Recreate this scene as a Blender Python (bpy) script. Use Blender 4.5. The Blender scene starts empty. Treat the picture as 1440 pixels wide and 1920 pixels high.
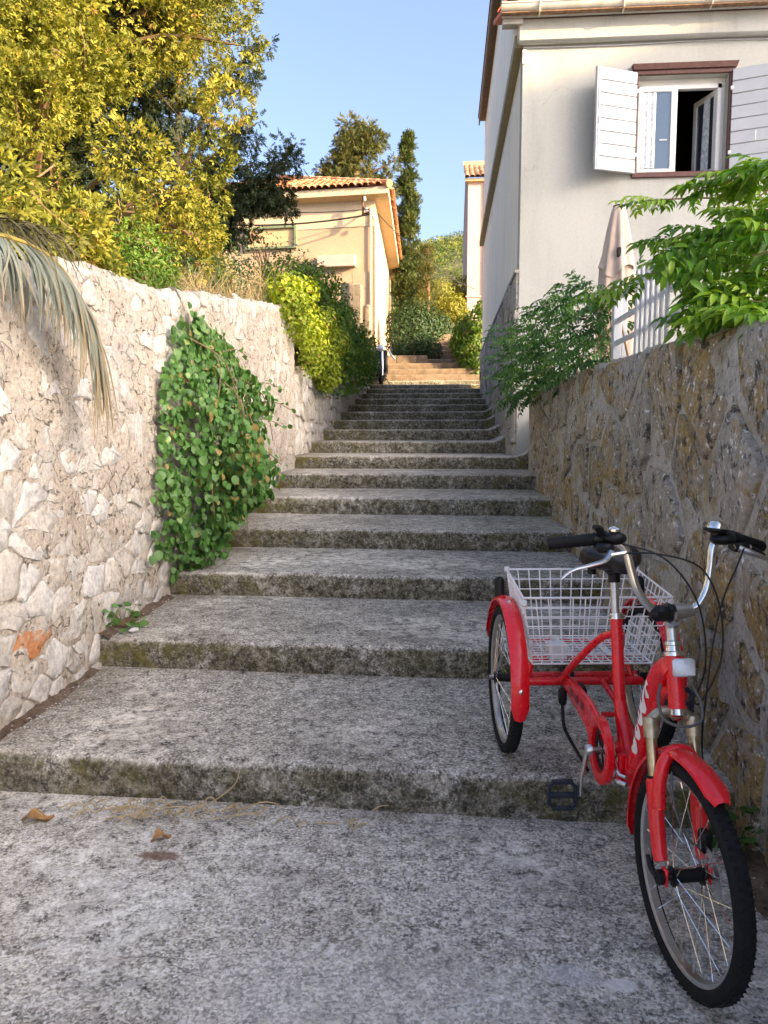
import bpy, math, random
import numpy as np
from mathutils import Vector, Matrix

random.seed(11)
rng = np.random.default_rng(11)
SC = bpy.context.scene
COL = SC.collection
R = math.radians

# ------------------------------------------------------------------ camera
cam_d = bpy.data.cameras.new('camera')
cam = bpy.data.objects.new('camera', cam_d)
COL.objects.link(cam)
cam_d.sensor_fit = 'VERTICAL'
cam_d.sensor_height = 36.0
cam_d.lens = 27.04
cam_d.clip_start = 0.05
cam_d.clip_end = 5000
cam.location = (0, 0, 1.5)
cam.rotation_euler = (R(90 - 5.86), 0, R(4.575))
SC.camera = cam

# ------------------------------------------------------------------ sky, sun, exposure
SUN_AZ, SUN_EL = R(63), R(18)              # azimuth measured from straight behind the camera towards the right
SDIR = Vector((math.sin(SUN_AZ) * math.cos(SUN_EL), -math.cos(SUN_AZ) * math.cos(SUN_EL), math.sin(SUN_EL)))
world = bpy.data.worlds.new('World')
SC.world = world
world.use_nodes = True
wn = world.node_tree
wn.nodes.clear()
w_sky = wn.nodes.new('ShaderNodeTexSky')
w_sky.sky_type = 'NISHITA'
w_sky.sun_disc = False
w_sky.sun_elevation = SUN_EL
w_sky.sun_rotation = math.atan2(SDIR.x, SDIR.y)
w_sky.air_density = 0.6
w_sky.dust_density = 6.0
w_sky.ozone_density = 3.0
w_bg = wn.nodes.new('ShaderNodeBackground')
w_bg.inputs['Strength'].default_value = 0.15
w_out = wn.nodes.new('ShaderNodeOutputWorld')
wn.links.new(w_sky.outputs[0], w_bg.inputs[0])
wn.links.new(w_bg.outputs[0], w_out.inputs[0])

sun_d = bpy.data.lights.new('sun', 'SUN')
sun_d.energy = 2.9
sun_d.angle = R(0.4)
sun_d.color = (1.0, 0.76, 0.44)
sun = bpy.data.objects.new('sun', sun_d)
COL.objects.link(sun)
sun.rotation_euler = (-SDIR).to_track_quat('-Z', 'Y').to_euler()
sun.location = (20, -12, 12)

SC.view_settings.view_transform = 'Standard'
SC.view_settings.look = 'None'
SC.view_settings.gamma = 1.0
SC.view_settings.use_curve_mapping = False
SC.view_settings.exposure = 2.32
SC.view_settings.use_white_balance = True      # the camera is balanced for open shade
SC.view_settings.white_balance_temperature = 7700
SC.view_settings.white_balance_tint = 12
SC.cycles.max_bounces = 6
SC.cycles.use_denoising = True

# ------------------------------------------------------------------ helpers: objects
ORG = {}


def org(o):
    return ORG.get(o.name, Vector((0, 0, 0)))


def tag(o, label=None, cat=None, group=None, kind=None):
    if label: o['label'] = label
    if cat: o['category'] = cat
    if group: o['group'] = group
    if kind: o['kind'] = kind
    return o


def empty(name, loc, label=None, cat=None, group=None, kind=None):
    o = bpy.data.objects.new(name, None)
    COL.objects.link(o)
    o.empty_display_size = 0.1
    o.location = loc
    ORG[o.name] = Vector(loc)
    return tag(o, label, cat, group, kind)


def link_mesh(name, me, parent=None, origin=None):
    o = bpy.data.objects.new(name, me)
    COL.objects.link(o)
    if parent is not None:
        o.parent = parent
        ORG[o.name] = org(parent)
    else:
        o.location = origin if origin is not None else (0, 0, 0)
        ORG[o.name] = Vector(o.location)
    return o


def shade(me, angle):
    if angle is None:
        me.shade_flat()
    else:
        me.shade_smooth()
        if angle < 180:
            me.set_sharp_from_angle(angle=R(angle))


def np_mesh(name, V, F, mat, tint=None):
    """V (n,3), F (m,k) arrays with one k; returns a mesh."""
    V = np.asarray(V, np.float32); F = np.asarray(F, np.int32)
    me = bpy.data.meshes.new(name)
    me.vertices.add(len(V)); me.vertices.foreach_set('co', V.ravel())
    k = F.shape[1]
    me.loops.add(F.size); me.loops.foreach_set('vertex_index', F.ravel())
    me.polygons.add(len(F))
    me.polygons.foreach_set('loop_start', np.arange(len(F), dtype=np.int32) * k)
    me.polygons.foreach_set('loop_total', np.full(len(F), k, np.int32))
    if tint is not None:
        a = me.attributes.new('tint', 'FLOAT', 'POINT')
        a.data.foreach_set('value', np.asarray(tint, np.float32))
    if mat: me.materials.append(mat)
    me.update(calc_edges=True); me.validate()
    return me


def rot_to(d, up=(0, 0, 1)):
    """3x3 with z axis along d."""
    z = Vector(d).normalized()
    u = Vector(up)
    if abs(z.dot(u)) > 0.98: u = Vector((1, 0, 0))
    x = u.cross(z).normalized(); y = z.cross(x)
    return Matrix((x, y, z)).transposed()


def smooth_path(pts, n=6):
    """Catmull-Rom through the points."""
    P = [Vector(p) for p in pts]
    if len(P) < 3: return P
    Q = [P[0] * 2 - P[1]] + P + [P[-1] * 2 - P[-2]]
    out = []
    for i in range(1, len(Q) - 2):
        a, b, c, d = Q[i - 1], Q[i], Q[i + 1], Q[i + 2]
        for k in range(n):
            t = k / n
            out.append(0.5 * ((2 * b) + (c - a) * t + (2 * a - 5 * b + 4 * c - d) * t * t + (3 * b - a - 3 * c + d) * t ** 3))
    out.append(P[-1])
    return out


class MB:
    """collects shapes given in world coordinates; build() links them as one mesh object"""
    def __init__(s):
        s.v = []; s.f = []

    def add(s, vs, fs):
        o = len(s.v)
        s.v += [Vector(p) for p in vs]
        s.f += [[o + i for i in f] for f in fs]
        return s

    def box(s, c, size, rot=None, bev=0.0):
        c = Vector(c); h = Vector(size) * 0.5
        m = rot if rot is not None else Matrix.Identity(3)
        if bev <= 0:
            vs = [c + m @ Vector((sx * h.x, sy * h.y, sz * h.z)) for sz in (-1, 1) for sy in (-1, 1) for sx in (-1, 1)]
            fs = [(0, 2, 3, 1), (4, 5, 7, 6), (0, 1, 5, 4), (2, 6, 7, 3), (0, 4, 6, 2), (1, 3, 7, 5)]
            return s.add(vs, fs)
        b = min(bev, h.x * .9, h.y * .9, h.z * .9)
        idx = {}; vs = []
        for sx in (-1, 1):
            for sy in (-1, 1):
                for sz in (-1, 1):
                    for ax in range(3):
                        p = [sx * (h.x - b), sy * (h.y - b), sz * (h.z - b)]
                        p[ax] = (sx, sy, sz)[ax] * h[ax]
                        idx[(sx, sy, sz, ax)] = len(vs); vs.append(c + m @ Vector(p))
        fs = []
        for ax in range(3):
            a1, a2 = [(1, 2), (2, 0), (0, 1)][ax]
            for sg in (-1, 1):
                q = []
                for s1, s2 in ((-1, -1), (1, -1), (1, 1), (-1, 1)):
                    k = [0, 0, 0]; k[ax] = sg; k[a1] = s1; k[a2] = s2
                    q.append(idx[(k[0], k[1], k[2], ax)])
                fs.append(q if sg > 0 else q[::-1])
        for ax in range(3):      # edges along ax
            a1, a2 = [(1, 2), (2, 0), (0, 1)][ax]
            for s1 in (-1, 1):
                for s2 in (-1, 1):
                    def K(t, w):
                        k = [0, 0, 0]; k[ax] = t; k[a1] = s1; k[a2] = s2
                        return idx[(k[0], k[1], k[2], w)]
                    q = [K(-1, a1), K(1, a1), K(1, a2), K(-1, a2)]
                    fs.append(q if s1 * s2 < 0 else q[::-1])
        for sx in (-1, 1):
            for sy in (-1, 1):
                for sz in (-1, 1):
                    q = [idx[(sx, sy, sz, 0)], idx[(sx, sy, sz, 1)], idx[(sx, sy, sz, 2)]]
                    fs.append(q if sx * sy * sz > 0 else q[::-1])
        return s.add(vs, fs)

    def box2(s, lo, hi, bev=0.0):
        lo = Vector(lo); hi = Vector(hi)
        return s.box((lo + hi) / 2, hi - lo, None, bev)

    def tube(s, pts, r, n=8, cap=True, flat=None):
        P = [Vector(p) for p in pts]
        rs = list(r) if hasattr(r, '__len__') else [r] * len(P)
        if len(rs) != len(P):
            rs = [rs[min(int(i * (len(rs) - 1) / max(1, len(P) - 1)), len(rs) - 2)] +
                  (rs[min(int(i * (len(rs) - 1) / max(1, len(P) - 1)) + 1, len(rs) - 1)] - rs[min(int(i * (len(rs) - 1) / max(1, len(P) - 1)), len(rs) - 2)]) *
                  (i * (len(rs) - 1) / max(1, len(P) - 1) - min(int(i * (len(rs) - 1) / max(1, len(P) - 1)), len(rs) - 2)) for i in range(len(P))]
        t0 = (P[1] - P[0]).normalized()
        up = Vector((0, 0, 1)) if abs(t0.z) < 0.95 else Vector((1, 0, 0))
        x = up.cross(t0).normalized()
        vs = []; fs = []
        for i, p in enumerate(P):
            t = (P[min(i + 1, len(P) - 1)] - P[max(i - 1, 0)]).normalized()
            x = (x - t * x.dot(t)).normalized(); y = t.cross(x)
            for k in range(n):
                a = 2 * math.pi * k / n
                vs.append(p + x * (math.cos(a) * rs[i]) + y * (math.sin(a) * rs[i] * (flat or 1)))
        for i in range(len(P) - 1):
            for k in range(n):
                fs.append((i * n + k, i * n + (k + 1) % n, (i + 1) * n + (k + 1) % n, (i + 1) * n + k))
        if cap:
            fs.append(list(range(n))[::-1]); fs.append([(len(P) - 1) * n + k for k in range(n)])
        return s.add(vs, fs)

    def lathe(s, prof, o, axis=(0, 0, 1), n=16, a0=0, a1=360, cap=True):
        """prof: list of (radius, height along axis)"""
        o = Vector(o); m = rot_to(axis)
        full = abs(a1 - a0) >= 360
        cnt = n if full else n + 1
        vs = []; fs = []
        for (r, h) in prof:
            for k in range(cnt):
                a = R(a0 + (a1 - a0) * k / n)
                vs.append(o + m @ Vector((r * math.cos(a), r * math.sin(a), h)))
        for i in range(len(prof) - 1):
            for k in range(n):
                k2 = (k + 1) % cnt
                fs.append((i * cnt + k, i * cnt + k2, (i + 1) * cnt + k2, (i + 1) * cnt + k))
        if cap and full:
            if prof[0][0] > 1e-4: fs.append(list(range(cnt))[::-1])
            if prof[-1][0] > 1e-4: fs.append([(len(prof) - 1) * cnt + k for k in range(cnt)])
        return s.add(vs, fs)

    def ring(s, c, axis, R0, prof, n=48, a0=0, a1=360, xref=None):
        """sweep closed section prof [(dr, dax)] round a circle of radius R0; angles from xref"""
        c = Vector(c); ax = Vector(axis).normalized()
        x = Vector(xref) if xref is not None else Vector((0, 0, 1))
        x = (x - ax * x.dot(ax)).normalized(); y = ax.cross(x)
        full = abs(a1 - a0) >= 360
        cnt = n if full else n + 1
        m = len(prof); vs = []; fs = []
        for k in range(cnt):
            a = R(a0 + (a1 - a0) * k / n)
            d = x * math.cos(a) + y * math.sin(a)
            for (dr, da) in prof: vs.append(c + d * (R0 + dr) + ax * da)
        for k in range(n):
            k2 = (k + 1) % cnt
            for j in range(m):
                j2 = (j + 1) % m
                fs.append((k * m + j, k2 * m + j, k2 * m + j2, k * m + j2))
        if not full:
            fs.append(list(range(m))); fs.append([n * m + j for j in range(m)][::-1])
        return s.add(vs, fs)

    def ball(s, c, r, n=10, sc=(1, 1, 1), rot=None):
        c = Vector(c); m = rot if rot is not None else Matrix.Identity(3)
        vs = []; fs = []
        h = n // 2
        for i in range(h + 1):
            t = math.pi * i / h
            for k in range(n):
                a = 2 * math.pi * k / n
                vs.append(c + m @ Vector((r * sc[0] * math.sin(t) * math.cos(a), r * sc[1] * math.sin(t) * math.sin(a), r * sc[2] * math.cos(t))))
        for i in range(h):
            for k in range(n):
                k2 = (k + 1) % n
                if i == 0: fs.append((i * n + k, (i + 1) * n + k, (i + 1) * n + k2))
                elif i == h - 1: fs.append((i * n + k, (i + 1) * n + k, i * n + k2))
                else: fs.append((i * n + k, (i + 1) * n + k, (i + 1) * n + k2, i * n + k2))
        return s.add(vs, fs)

    def prism(s, poly, o, ux, uy, depth):
        """poly in (u,v), extruded along ux x uy by depth"""
        o = Vector(o); ux = Vector(ux); uy = Vector(uy); w = ux.cross(uy).normalized() * depth
        n = len(poly)
        vs = [o + ux * a + uy * b for a, b in poly] + [o + ux * a + uy * b + w for a, b in poly]
        fs = [list(range(n))[::-1], list(range(n, 2 * n))]
        for k in range(n):
            fs.append((k, (k + 1) % n, n + (k + 1) % n, n + k))
        return s.add(vs, fs)

    def build(s, name, mat, parent=None, origin=None, smooth=40):
        o3 = org(parent) if parent is not None else Vector(origin if origin is not None else (0, 0, 0))
        me = bpy.data.meshes.new(name)
        me.from_pydata([tuple(p - o3) for p in s.v], [], s.f)
        me.materials.append(mat)
        me.update()
        shade(me, smooth)
        return link_mesh(name, me, parent, o3)


def hash_noise(x, y, z, seed=0):
    n = np.sin(x * 12.9898 + y * 78.233 + z * 37.719 + seed * 4.13) * 43758.5453
    return n - np.floor(n)


def vnoise(P, scale, seed=0, oct=3):
    """smooth value noise for arrays (n,3) -> -1..1"""
    P = np.asarray(P, float)
    tot = np.zeros(len(P)); amp = 1.0; s = 0
    for o in range(oct):
        Q = P * scale * 2 ** o + 17.3 * o + seed * 3.1
        i = np.floor(Q); f = Q - i; f = f * f * (3 - 2 * f)
        acc = np.zeros(len(P))
        for dx in (0, 1):
            for dy in (0, 1):
                for dz in (0, 1):
                    w = (f[:, 0] if dx else 1 - f[:, 0]) * (f[:, 1] if dy else 1 - f[:, 1]) * (f[:, 2] if dz else 1 - f[:, 2])
                    acc += w * hash_noise(i[:, 0] + dx, i[:, 1] + dy, i[:, 2] + dz, seed)
        tot += amp * (acc * 2 - 1); s += amp; amp *= 0.5
    return tot / s


# ------------------------------------------------------------------ helpers: materials
class G:
    def __init__(s, name):
        s.m = bpy.data.materials.new(name)
        s.m.use_nodes = True
        s.t = s.m.node_tree
        s.t.nodes.clear()
        s.out = s.t.nodes.new('ShaderNodeOutputMaterial')
        s.b = s.t.nodes.new('ShaderNodeBsdfPrincipled')
        s.t.links.new(s.b.outputs[0], s.out.inputs[0])
        s._pos = None

    def set(s, sock, v):
        if v is None: return
        if hasattr(v, 'is_linked') or hasattr(v, 'links'):
            s.t.links.new(v, sock)
        elif isinstance(v, (tuple, list)):
            if len(v) == 3 and sock.type == 'RGBA': v = (*v, 1)
            sock.default_value = v
        else:
            sock.default_value = v

    def pos(s):
        if s._pos is None:
            s._geo = s.t.nodes.new('ShaderNodeNewGeometry')
            s._pos = s._geo.outputs['Position']
        return s._pos

    def nrm_z(s):
        s.pos()
        x = s.t.nodes.new('ShaderNodeSeparateXYZ'); s.t.links.new(s._geo.outputs['Normal'], x.inputs[0])
        return x.outputs[2]

    def xyz(s):
        x = s.t.nodes.new('ShaderNodeSeparateXYZ'); s.t.links.new(s.pos(), x.inputs[0])
        return x.outputs

    def stretch(s, v):
        x = s.t.nodes.new('ShaderNodeVectorMath'); x.operation = 'MULTIPLY'
        s.t.links.new(s.pos(), x.inputs[0]); x.inputs[1].default_value = v
        return x.outputs[0]

    def noise(s, scale, detail=4, rough=0.55, vec=None, dist=0.0):
        n = s.t.nodes.new('ShaderNodeTexNoise')
        s.t.links.new(vec if vec is not None else s.pos(), n.inputs['Vector'])
        n.inputs['Scale'].default_value = scale; n.inputs['Detail'].default_value = detail
        n.inputs['Roughness'].default_value = rough; n.inputs['Distortion'].default_value = dist
        return n.outputs['Fac']

    def vor(s, scale, vec=None, feature='F1'):
        n = s.t.nodes.new('ShaderNodeTexVoronoi'); n.feature = feature
        s.t.links.new(vec if vec is not None else s.pos(), n.inputs['Vector'])
        n.inputs['Scale'].default_value = scale
        if feature == 'DISTANCE_TO_EDGE': return n.outputs['Distance'], None
        x = s.t.nodes.new('ShaderNodeSeparateColor'); s.t.links.new(n.outputs['Color'], x.inputs[0])
        return n.outputs['Distance'], x.outputs[0]

    def ramp(s, fac, stops, mode='LINEAR'):
        n = s.t.nodes.new('ShaderNodeValToRGB'); n.color_ramp.interpolation = mode
        cr = n.color_ramp
        while len(cr.elements) < len(stops): cr.elements.new(0.5)
        for e, (p, c) in zip(cr.elements, stops):
            e.position = p
            e.color = (c, c, c, 1) if not hasattr(c, '__len__') else (*c, 1)
        s.set(n.inputs[0], fac)
        return n.outputs[0]

    def mix(s, fac, a, b, mode='MIX'):
        n = s.t.nodes.new('ShaderNodeMix'); n.data_type = 'RGBA'; n.blend_type = mode
        s.set(n.inputs[0], fac); s.set(n.inputs[6], a); s.set(n.inputs[7], b)
        return n.outputs[2]

    def math(s, op, a, b=None, clamp=False):
        n = s.t.nodes.new('ShaderNodeMath'); n.operation = op; n.use_clamp = clamp
        s.set(n.inputs[0], a)
        if b is not None: s.set(n.inputs[1], b)
        return n.outputs[0]

    def rand(s):
        n = s.t.nodes.new('ShaderNodeObjectInfo'); return n.outputs['Random']

    def attr(s, name):
        n = s.t.nodes.new('ShaderNodeAttribute'); n.attribute_name = name; return n.outputs['Fac']

    def bump(s, h, strength=0.5, dist=0.01):
        n = s.t.nodes.new('ShaderNodeBump')
        n.inputs['Strength'].default_value = strength; n.inputs['Distance'].default_value = dist
        s.set(n.inputs['Height'], h)
        s.t.links.new(n.outputs[0], s.b.inputs['Normal'])
        return n

    def done(s, col, rough=0.8, metal=0.0, spec=None, coat=0.0):
        s.set(s.b.inputs['Base Color'], col)
        s.set(s.b.inputs['Roughness'], rough)
        s.set(s.b.inputs['Metallic'], metal)
        if spec is not None: s.set(s.b.inputs['Specular IOR Level'], spec)
        if coat:
            s.b.inputs['Coat Weight'].default_value = coat
            s.b.inputs['Coat Roughness'].default_value = 0.08
        return s.m

    def translucent(s, col, fac):
        tr = s.t.nodes.new('ShaderNodeBsdfTranslucent'); s.set(tr.inputs[0], col)
        mx = s.t.nodes.new('ShaderNodeMixShader'); mx.inputs[0].default_value = fac
        s.t.links.new(s.b.outputs[0], mx.inputs[1]); s.t.links.new(tr.outputs[0], mx.inputs[2])
        s.t.links.new(mx.outputs[0], s.out.inputs[0])


M = {}


def simple(name, col, rough=0.6, metal=0.0, var=0.12, scale=9, bump=0.0, bscale=60, coat=0.0, spec=None):
    g = G(name)
    n = g.noise(scale, 5)
    lo = tuple(c * (1 - var) for c in col); hi = tuple(min(1, c * (1 + var)) for c in col)
    c = g.ramp(n, [(0.3, lo), (0.7, hi)])
    if bump: g.bump(g.noise(bscale, 5), bump, 0.004)
    M[name] = g.done(c, rough, metal, spec, coat)
    return M[name]


def concrete(name, lo, mid, hi, moss=0.0, left_moss=False, dirt=0.6, stains=()):
    g = G(name)
    n1 = g.noise(1.1, 5, 0.6); n2 = g.noise(16, 9, 0.72); n3 = g.noise(55, 4, 0.6)
    nvc = g.t.nodes.new('ShaderNodeTexNoise'); nvc.inputs['Scale'].default_value = 60; nvc.inputs['Detail'].default_value = 3; g.t.links.new(g.pos(), nvc.inputs['Vector'])
    svc = g.t.nodes.new('ShaderNodeVectorMath'); svc.operation = 'SCALE'; svc.inputs['Scale'].default_value = 0.022; g.t.links.new(nvc.outputs['Color'], svc.inputs[0])
    wvc = g.t.nodes.new('ShaderNodeVectorMath'); wvc.operation = 'ADD'; g.t.links.new(g.pos(), wvc.inputs[0]); g.t.links.new(svc.outputs[0], wvc.inputs[1])
    d1, r1 = g.vor(120, wvc.outputs[0]); d2, r2 = g.vor(34); d4, r4 = g.vor(9.5)
    base = g.ramp(n2, [(0.36, tuple(c * .55 for c in lo)), (0.50, mid), (0.64, hi)])
    speck = g.ramp(r1, [(0.0, tuple(c * .15 for c in lo)), (0.26, tuple(c * .5 for c in lo)), (0.5, mid), (0.72, tuple(c * 1.15 for c in mid)), (1.0, tuple(min(.95, c * 1.5) for c in hi))])
    c = g.mix(0.50, base, speck)
    c = g.mix(0.55, c, g.ramp(g.noise(105, 3, 0.6), [(0.34, 0.08), (0.50, 0.5), (0.66, 0.92)]), 'OVERLAY')
    # exposed pebbles
    pm = g.math('MULTIPLY', g.math('LESS_THAN', d2, 0.34), g.math('GREATER_THAN', r2, 0.80))
    pc = g.ramp(r2, [(0.80, (0.34, 0.32, 0.29)), (0.92, (0.46, 0.45, 0.44)), (1.0, (0.56, 0.53, 0.48))])
    c = g.mix(g.math('MULTIPLY', pm, 0.75), c, pc)
    pm2 = g.math('MULTIPLY', g.math('LESS_THAN', d4, g.math('MULTIPLY', n3, 0.34)), g.math('GREATER_THAN', r4, 0.72))
    c = g.mix(g.math('MULTIPLY', pm2, 0.8), c, (0.50, 0.49, 0.46))
    # pale worn film, broad patches
    c = g.mix(g.math('MULTIPLY', g.ramp(n1, [(0.5, 0.0), (0.68, 1.0)]), g.ramp(n2, [(0.4, 0.0), (0.6, 0.85)])), c, tuple(min(1, x * 1.3) for x in hi))
    # broad dark grime
    n4 = g.noise(2.3, 6, 0.65)
    c = g.mix(g.ramp(n4, [(0.46, 0.0), (0.64, 0.6)]), c, g.mix(1.0, c, (0.50, 0.48, 0.46), 'MULTIPLY'))
    if moss:
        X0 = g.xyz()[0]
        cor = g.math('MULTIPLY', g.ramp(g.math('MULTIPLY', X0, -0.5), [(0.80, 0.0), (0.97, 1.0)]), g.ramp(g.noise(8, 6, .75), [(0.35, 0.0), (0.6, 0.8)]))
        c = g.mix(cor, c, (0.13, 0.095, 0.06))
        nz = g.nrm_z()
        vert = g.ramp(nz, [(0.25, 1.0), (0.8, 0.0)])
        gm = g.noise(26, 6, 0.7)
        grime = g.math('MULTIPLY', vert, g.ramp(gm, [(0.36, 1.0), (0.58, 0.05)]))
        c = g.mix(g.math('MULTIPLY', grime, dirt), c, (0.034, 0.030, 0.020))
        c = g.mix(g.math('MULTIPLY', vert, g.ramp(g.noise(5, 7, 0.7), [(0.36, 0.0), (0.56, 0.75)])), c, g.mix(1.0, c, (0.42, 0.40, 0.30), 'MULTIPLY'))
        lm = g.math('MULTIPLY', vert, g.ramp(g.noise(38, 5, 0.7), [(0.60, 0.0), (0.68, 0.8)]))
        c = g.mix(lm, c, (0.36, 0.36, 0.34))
        x = g.xyz()[0]
        side = g.ramp(g.math('MULTIPLY', g.math('ABSOLUTE', g.math('ADD', x, 0.45)), 0.6), [(0.35, 0.25), (0.85, 1.0)])
        mm = g.math('MULTIPLY', g.math('MULTIPLY', vert, g.ramp(g.noise(7, 6, 0.7), [(0.46, 0.0), (0.62, 1.0)])), g.math('MULTIPLY', side, moss))
        c = g.mix(mm, c, g.ramp(n3, [(0.35, (0.075, 0.070, 0.022)), (0.65, (0.17, 0.145, 0.035))]))
    nv = g.t.nodes.new('ShaderNodeTexNoise'); nv.inputs['Scale'].default_value = 3.2; nv.inputs['Detail'].default_value = 6; g.t.links.new(g.pos(), nv.inputs['Vector'])
    sc_ = g.t.nodes.new('ShaderNodeVectorMath'); sc_.operation = 'SCALE'; sc_.inputs['Scale'].default_value = 0.5; g.t.links.new(nv.outputs['Color'], sc_.inputs[0])
    wv = g.t.nodes.new('ShaderNodeVectorMath'); wv.operation = 'ADD'; g.t.links.new(g.pos(), wv.inputs[0]); g.t.links.new(sc_.outputs[0], wv.inputs[1])
    de, _ = g.vor(0.75, wv.outputs[0], 'DISTANCE_TO_EDGE')
    ck = g.math('MULTIPLY', g.ramp(de, [(0.0012, 1.0), (0.0040, 0.0)]), g.ramp(g.noise(1.9, 3), [(0.50, 0.0), (0.56, 0.8)]))
    c = g.mix(ck, c, (0.05, 0.045, 0.04))
    if stains:
        X, Y, Z = g.xyz()
        for (sx, sy, rx_, ry_, colr, a) in stains:
            dx = g.math('MULTIPLY', g.math('SUBTRACT', X, sx), 1 / rx_); dy = g.math('MULTIPLY', g.math('SUBTRACT', Y, sy), 1 / ry_)
            dd = g.math('ADD', g.math('MULTIPLY', dx, dx), g.math('MULTIPLY', dy, dy))
            dd = g.math('ADD', dd, g.math('MULTIPLY', g.math('SUBTRACT', g.noise(40, 5, .7), 0.5), 2.4))
            c = g.mix(g.math('MULTIPLY', g.ramp(dd, [(0.45, 1.0), (1.0, 0.0)]), a), c, colr)
    h = g.math('ADD', g.math('MULTIPLY', n2, 0.7), g.math('ADD', g.math('MULTIPLY', r1, 0.20), g.math('MULTIPLY', d2, -0.35)))
    g.bump(h, 0.9, 0.016)
    M[name] = g.done(c, 0.93, 0, 0.25)
    return M[name]


concrete('pavement_concrete', (0.20, 0.187, 0.172), (0.57, 0.54, 0.475), (0.85, 0.815, 0.74),
         stains=((-1.0, 2.53, .085, .035, (0.17, 0.085, 0.055), .85), (.49, 2.0, .05, .03, (.8, .78, .76), .8), (.36, 2.03, .10, .05, (.6, .6, .62), .5), (-1.5, 1.5, .5, .3, (.70, .67, .64), .35), (-.2, 1.9, .6, .25, (.68, .66, .63), .25)))
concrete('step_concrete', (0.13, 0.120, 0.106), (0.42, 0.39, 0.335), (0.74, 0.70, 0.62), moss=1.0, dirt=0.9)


def stone_mat(name, stops, spots, spot_amt, mossc=None, moss_amt=0.0, bump=0.6, scale=7):
    g = G(name)
    base = g.ramp(g.rand(), stops)
    n = g.noise(scale, 8, 0.68); n2 = g.noise(scale * 5, 6, 0.65)
    c = g.mix(0.55, base, g.ramp(n, [(0.28, tuple(x * .45 for x in stops[0][1])), (0.5, stops[len(stops) // 2][1]), (0.72, tuple(min(1, x * 1.35) for x in stops[-1][1]))]))
    c = g.mix(0.35, c, g.ramp(n2, [(0.35, 0.12), (0.65, 0.75)]), 'OVERLAY')
    spot = g.math('MULTIPLY', g.ramp(g.noise(scale * 3.1, 6, 0.7), [(0.58, 0.0), (0.66, 1.0)]), spot_amt)
    c = g.mix(spot, c, spots)
    if mossc:
        big = g.noise(1.3, 4, 0.6)
        c = g.mix(g.math('MULTIPLY', g.ramp(g.math('ADD', g.noise(scale * 1.2, 9, 0.8), g.math('MULTIPLY', g.math('SUBTRACT', big, 0.5), 0.5)), [(0.50, 0.0), (0.57, 1.0)]), moss_amt), c, g.ramp(n2, [(0.35, tuple(x * .5 for x in mossc)), (0.65, mossc)]))
        dk = g.ramp(g.noise(scale * 1.4, 9, 0.8), [(0.52, 0.0), (0.59, 0.9)])
        c = g.mix(dk, c, (0.035, 0.032, 0.028))
        c = g.mix(g.math('MULTIPLY', spot, 0.6), c, spots)
    g.bump(g.math('ADD', n, g.math('MULTIPLY', n2, 0.5)), bump, 0.03)
    M[name] = g.done(c, 0.92, 0, 0.2)
    return M[name]


stone_mat('pale_limestone', [(0.0, (0.345, 0.295, 0.24)), (0.35, (0.42, 0.39, 0.345)), (0.7, (0.48, 0.475, 0.47)), (1.0, (0.43, 0.365, 0.29))], (0.55, 0.55, 0.55), 0.5, bump=0.5)
stone_mat('weathered_stone', [(0.0, (0.26, 0.235, 0.19)), (0.3, (0.50, 0.48, 0.45)), (0.5, (0.31, 0.275, 0.22)), (0.75, (0.58, 0.57, 0.55)), (1.0, (0.36, 0.27, 0.16))], (0.88, 0.86, 0.83), 0.9, (0.45, 0.28, 0.06), 0.7, 0.7, 8.5)
stone_mat('cladding_stone', [(0.0, (0.26, 0.24, 0.21)), (0.4, (0.34, 0.32, 0.30)), (0.7, (0.40, 0.38, 0.36)), (1.0, (0.30, 0.26, 0.21))], (0.55, 0.53, 0.5), 0.5)


def mortar_mat(name, a, b, crack=0.6, spots=None, crevice=False):
    g = G(name)
    n = g.noise(5, 8, 0.65); n2 = g.noise(42, 7, 0.7)
    c = g.ramp(n, [(0.32, a), (0.68, b)])
    c = g.mix(0.40, c, g.ramp(n2, [(0.32, 0.10), (0.62, 0.72)]), 'OVERLAY')
    pits = g.ramp(g.noise(30, 5, 0.6), [(0.60, 0.0), (0.66, 1.0)])
    c = g.mix(g.math('MULTIPLY', pits, crack), c, tuple(x * .32 for x in a))
    crv = None
    if crevice:
        wv = g.t.nodes.new('ShaderNodeVectorMath'); wv.operation = 'ADD'
        nv = g.t.nodes.new('ShaderNodeTexNoise'); nv.inputs['Scale'].default_value = 9; nv.inputs['Detail'].default_value = 4; g.t.links.new(g.pos(), nv.inputs['Vector'])
        sc_ = g.t.nodes.new('ShaderNodeVectorMath'); sc_.operation = 'SCALE'; sc_.inputs['Scale'].default_value = 0.16; g.t.links.new(nv.outputs['Color'], sc_.inputs[0])
        g.t.links.new(g.stretch((1, 1, 1.4)), wv.inputs[0]); g.t.links.new(sc_.outputs[0], wv.inputs[1])
        de, _ = g.vor(5.2, wv.outputs[0], 'DISTANCE_TO_EDGE')
        crv = g.math('MULTIPLY', g.ramp(de, [(0.006, 1.0), (0.028, 0.0)]), g.ramp(g.noise(3.7, 5, 0.7), [(0.47, 0.0), (0.56, 1.0)]))
        c = g.mix(g.math('MULTIPLY', crv, 0.5), c, tuple(x * .25 for x in a))
    if spots:
        c = g.mix(g.ramp(g.noise(3.2, 7, 0.7), [(0.52, 0.0), (0.64, 0.8)]), c, spots)
    hh = g.math('SUBTRACT', g.math('ADD', n, g.math('MULTIPLY', n2, 0.6)), g.math('MULTIPLY', pits, 0.5))
    if crv is not None: hh = g.math('SUBTRACT', hh, g.math('MULTIPLY', crv, 0.8))
    g.bump(hh, 0.9, 0.03)
    M[name] = g.done(c, 0.95, 0, 0.15)
    return M[name]


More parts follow.
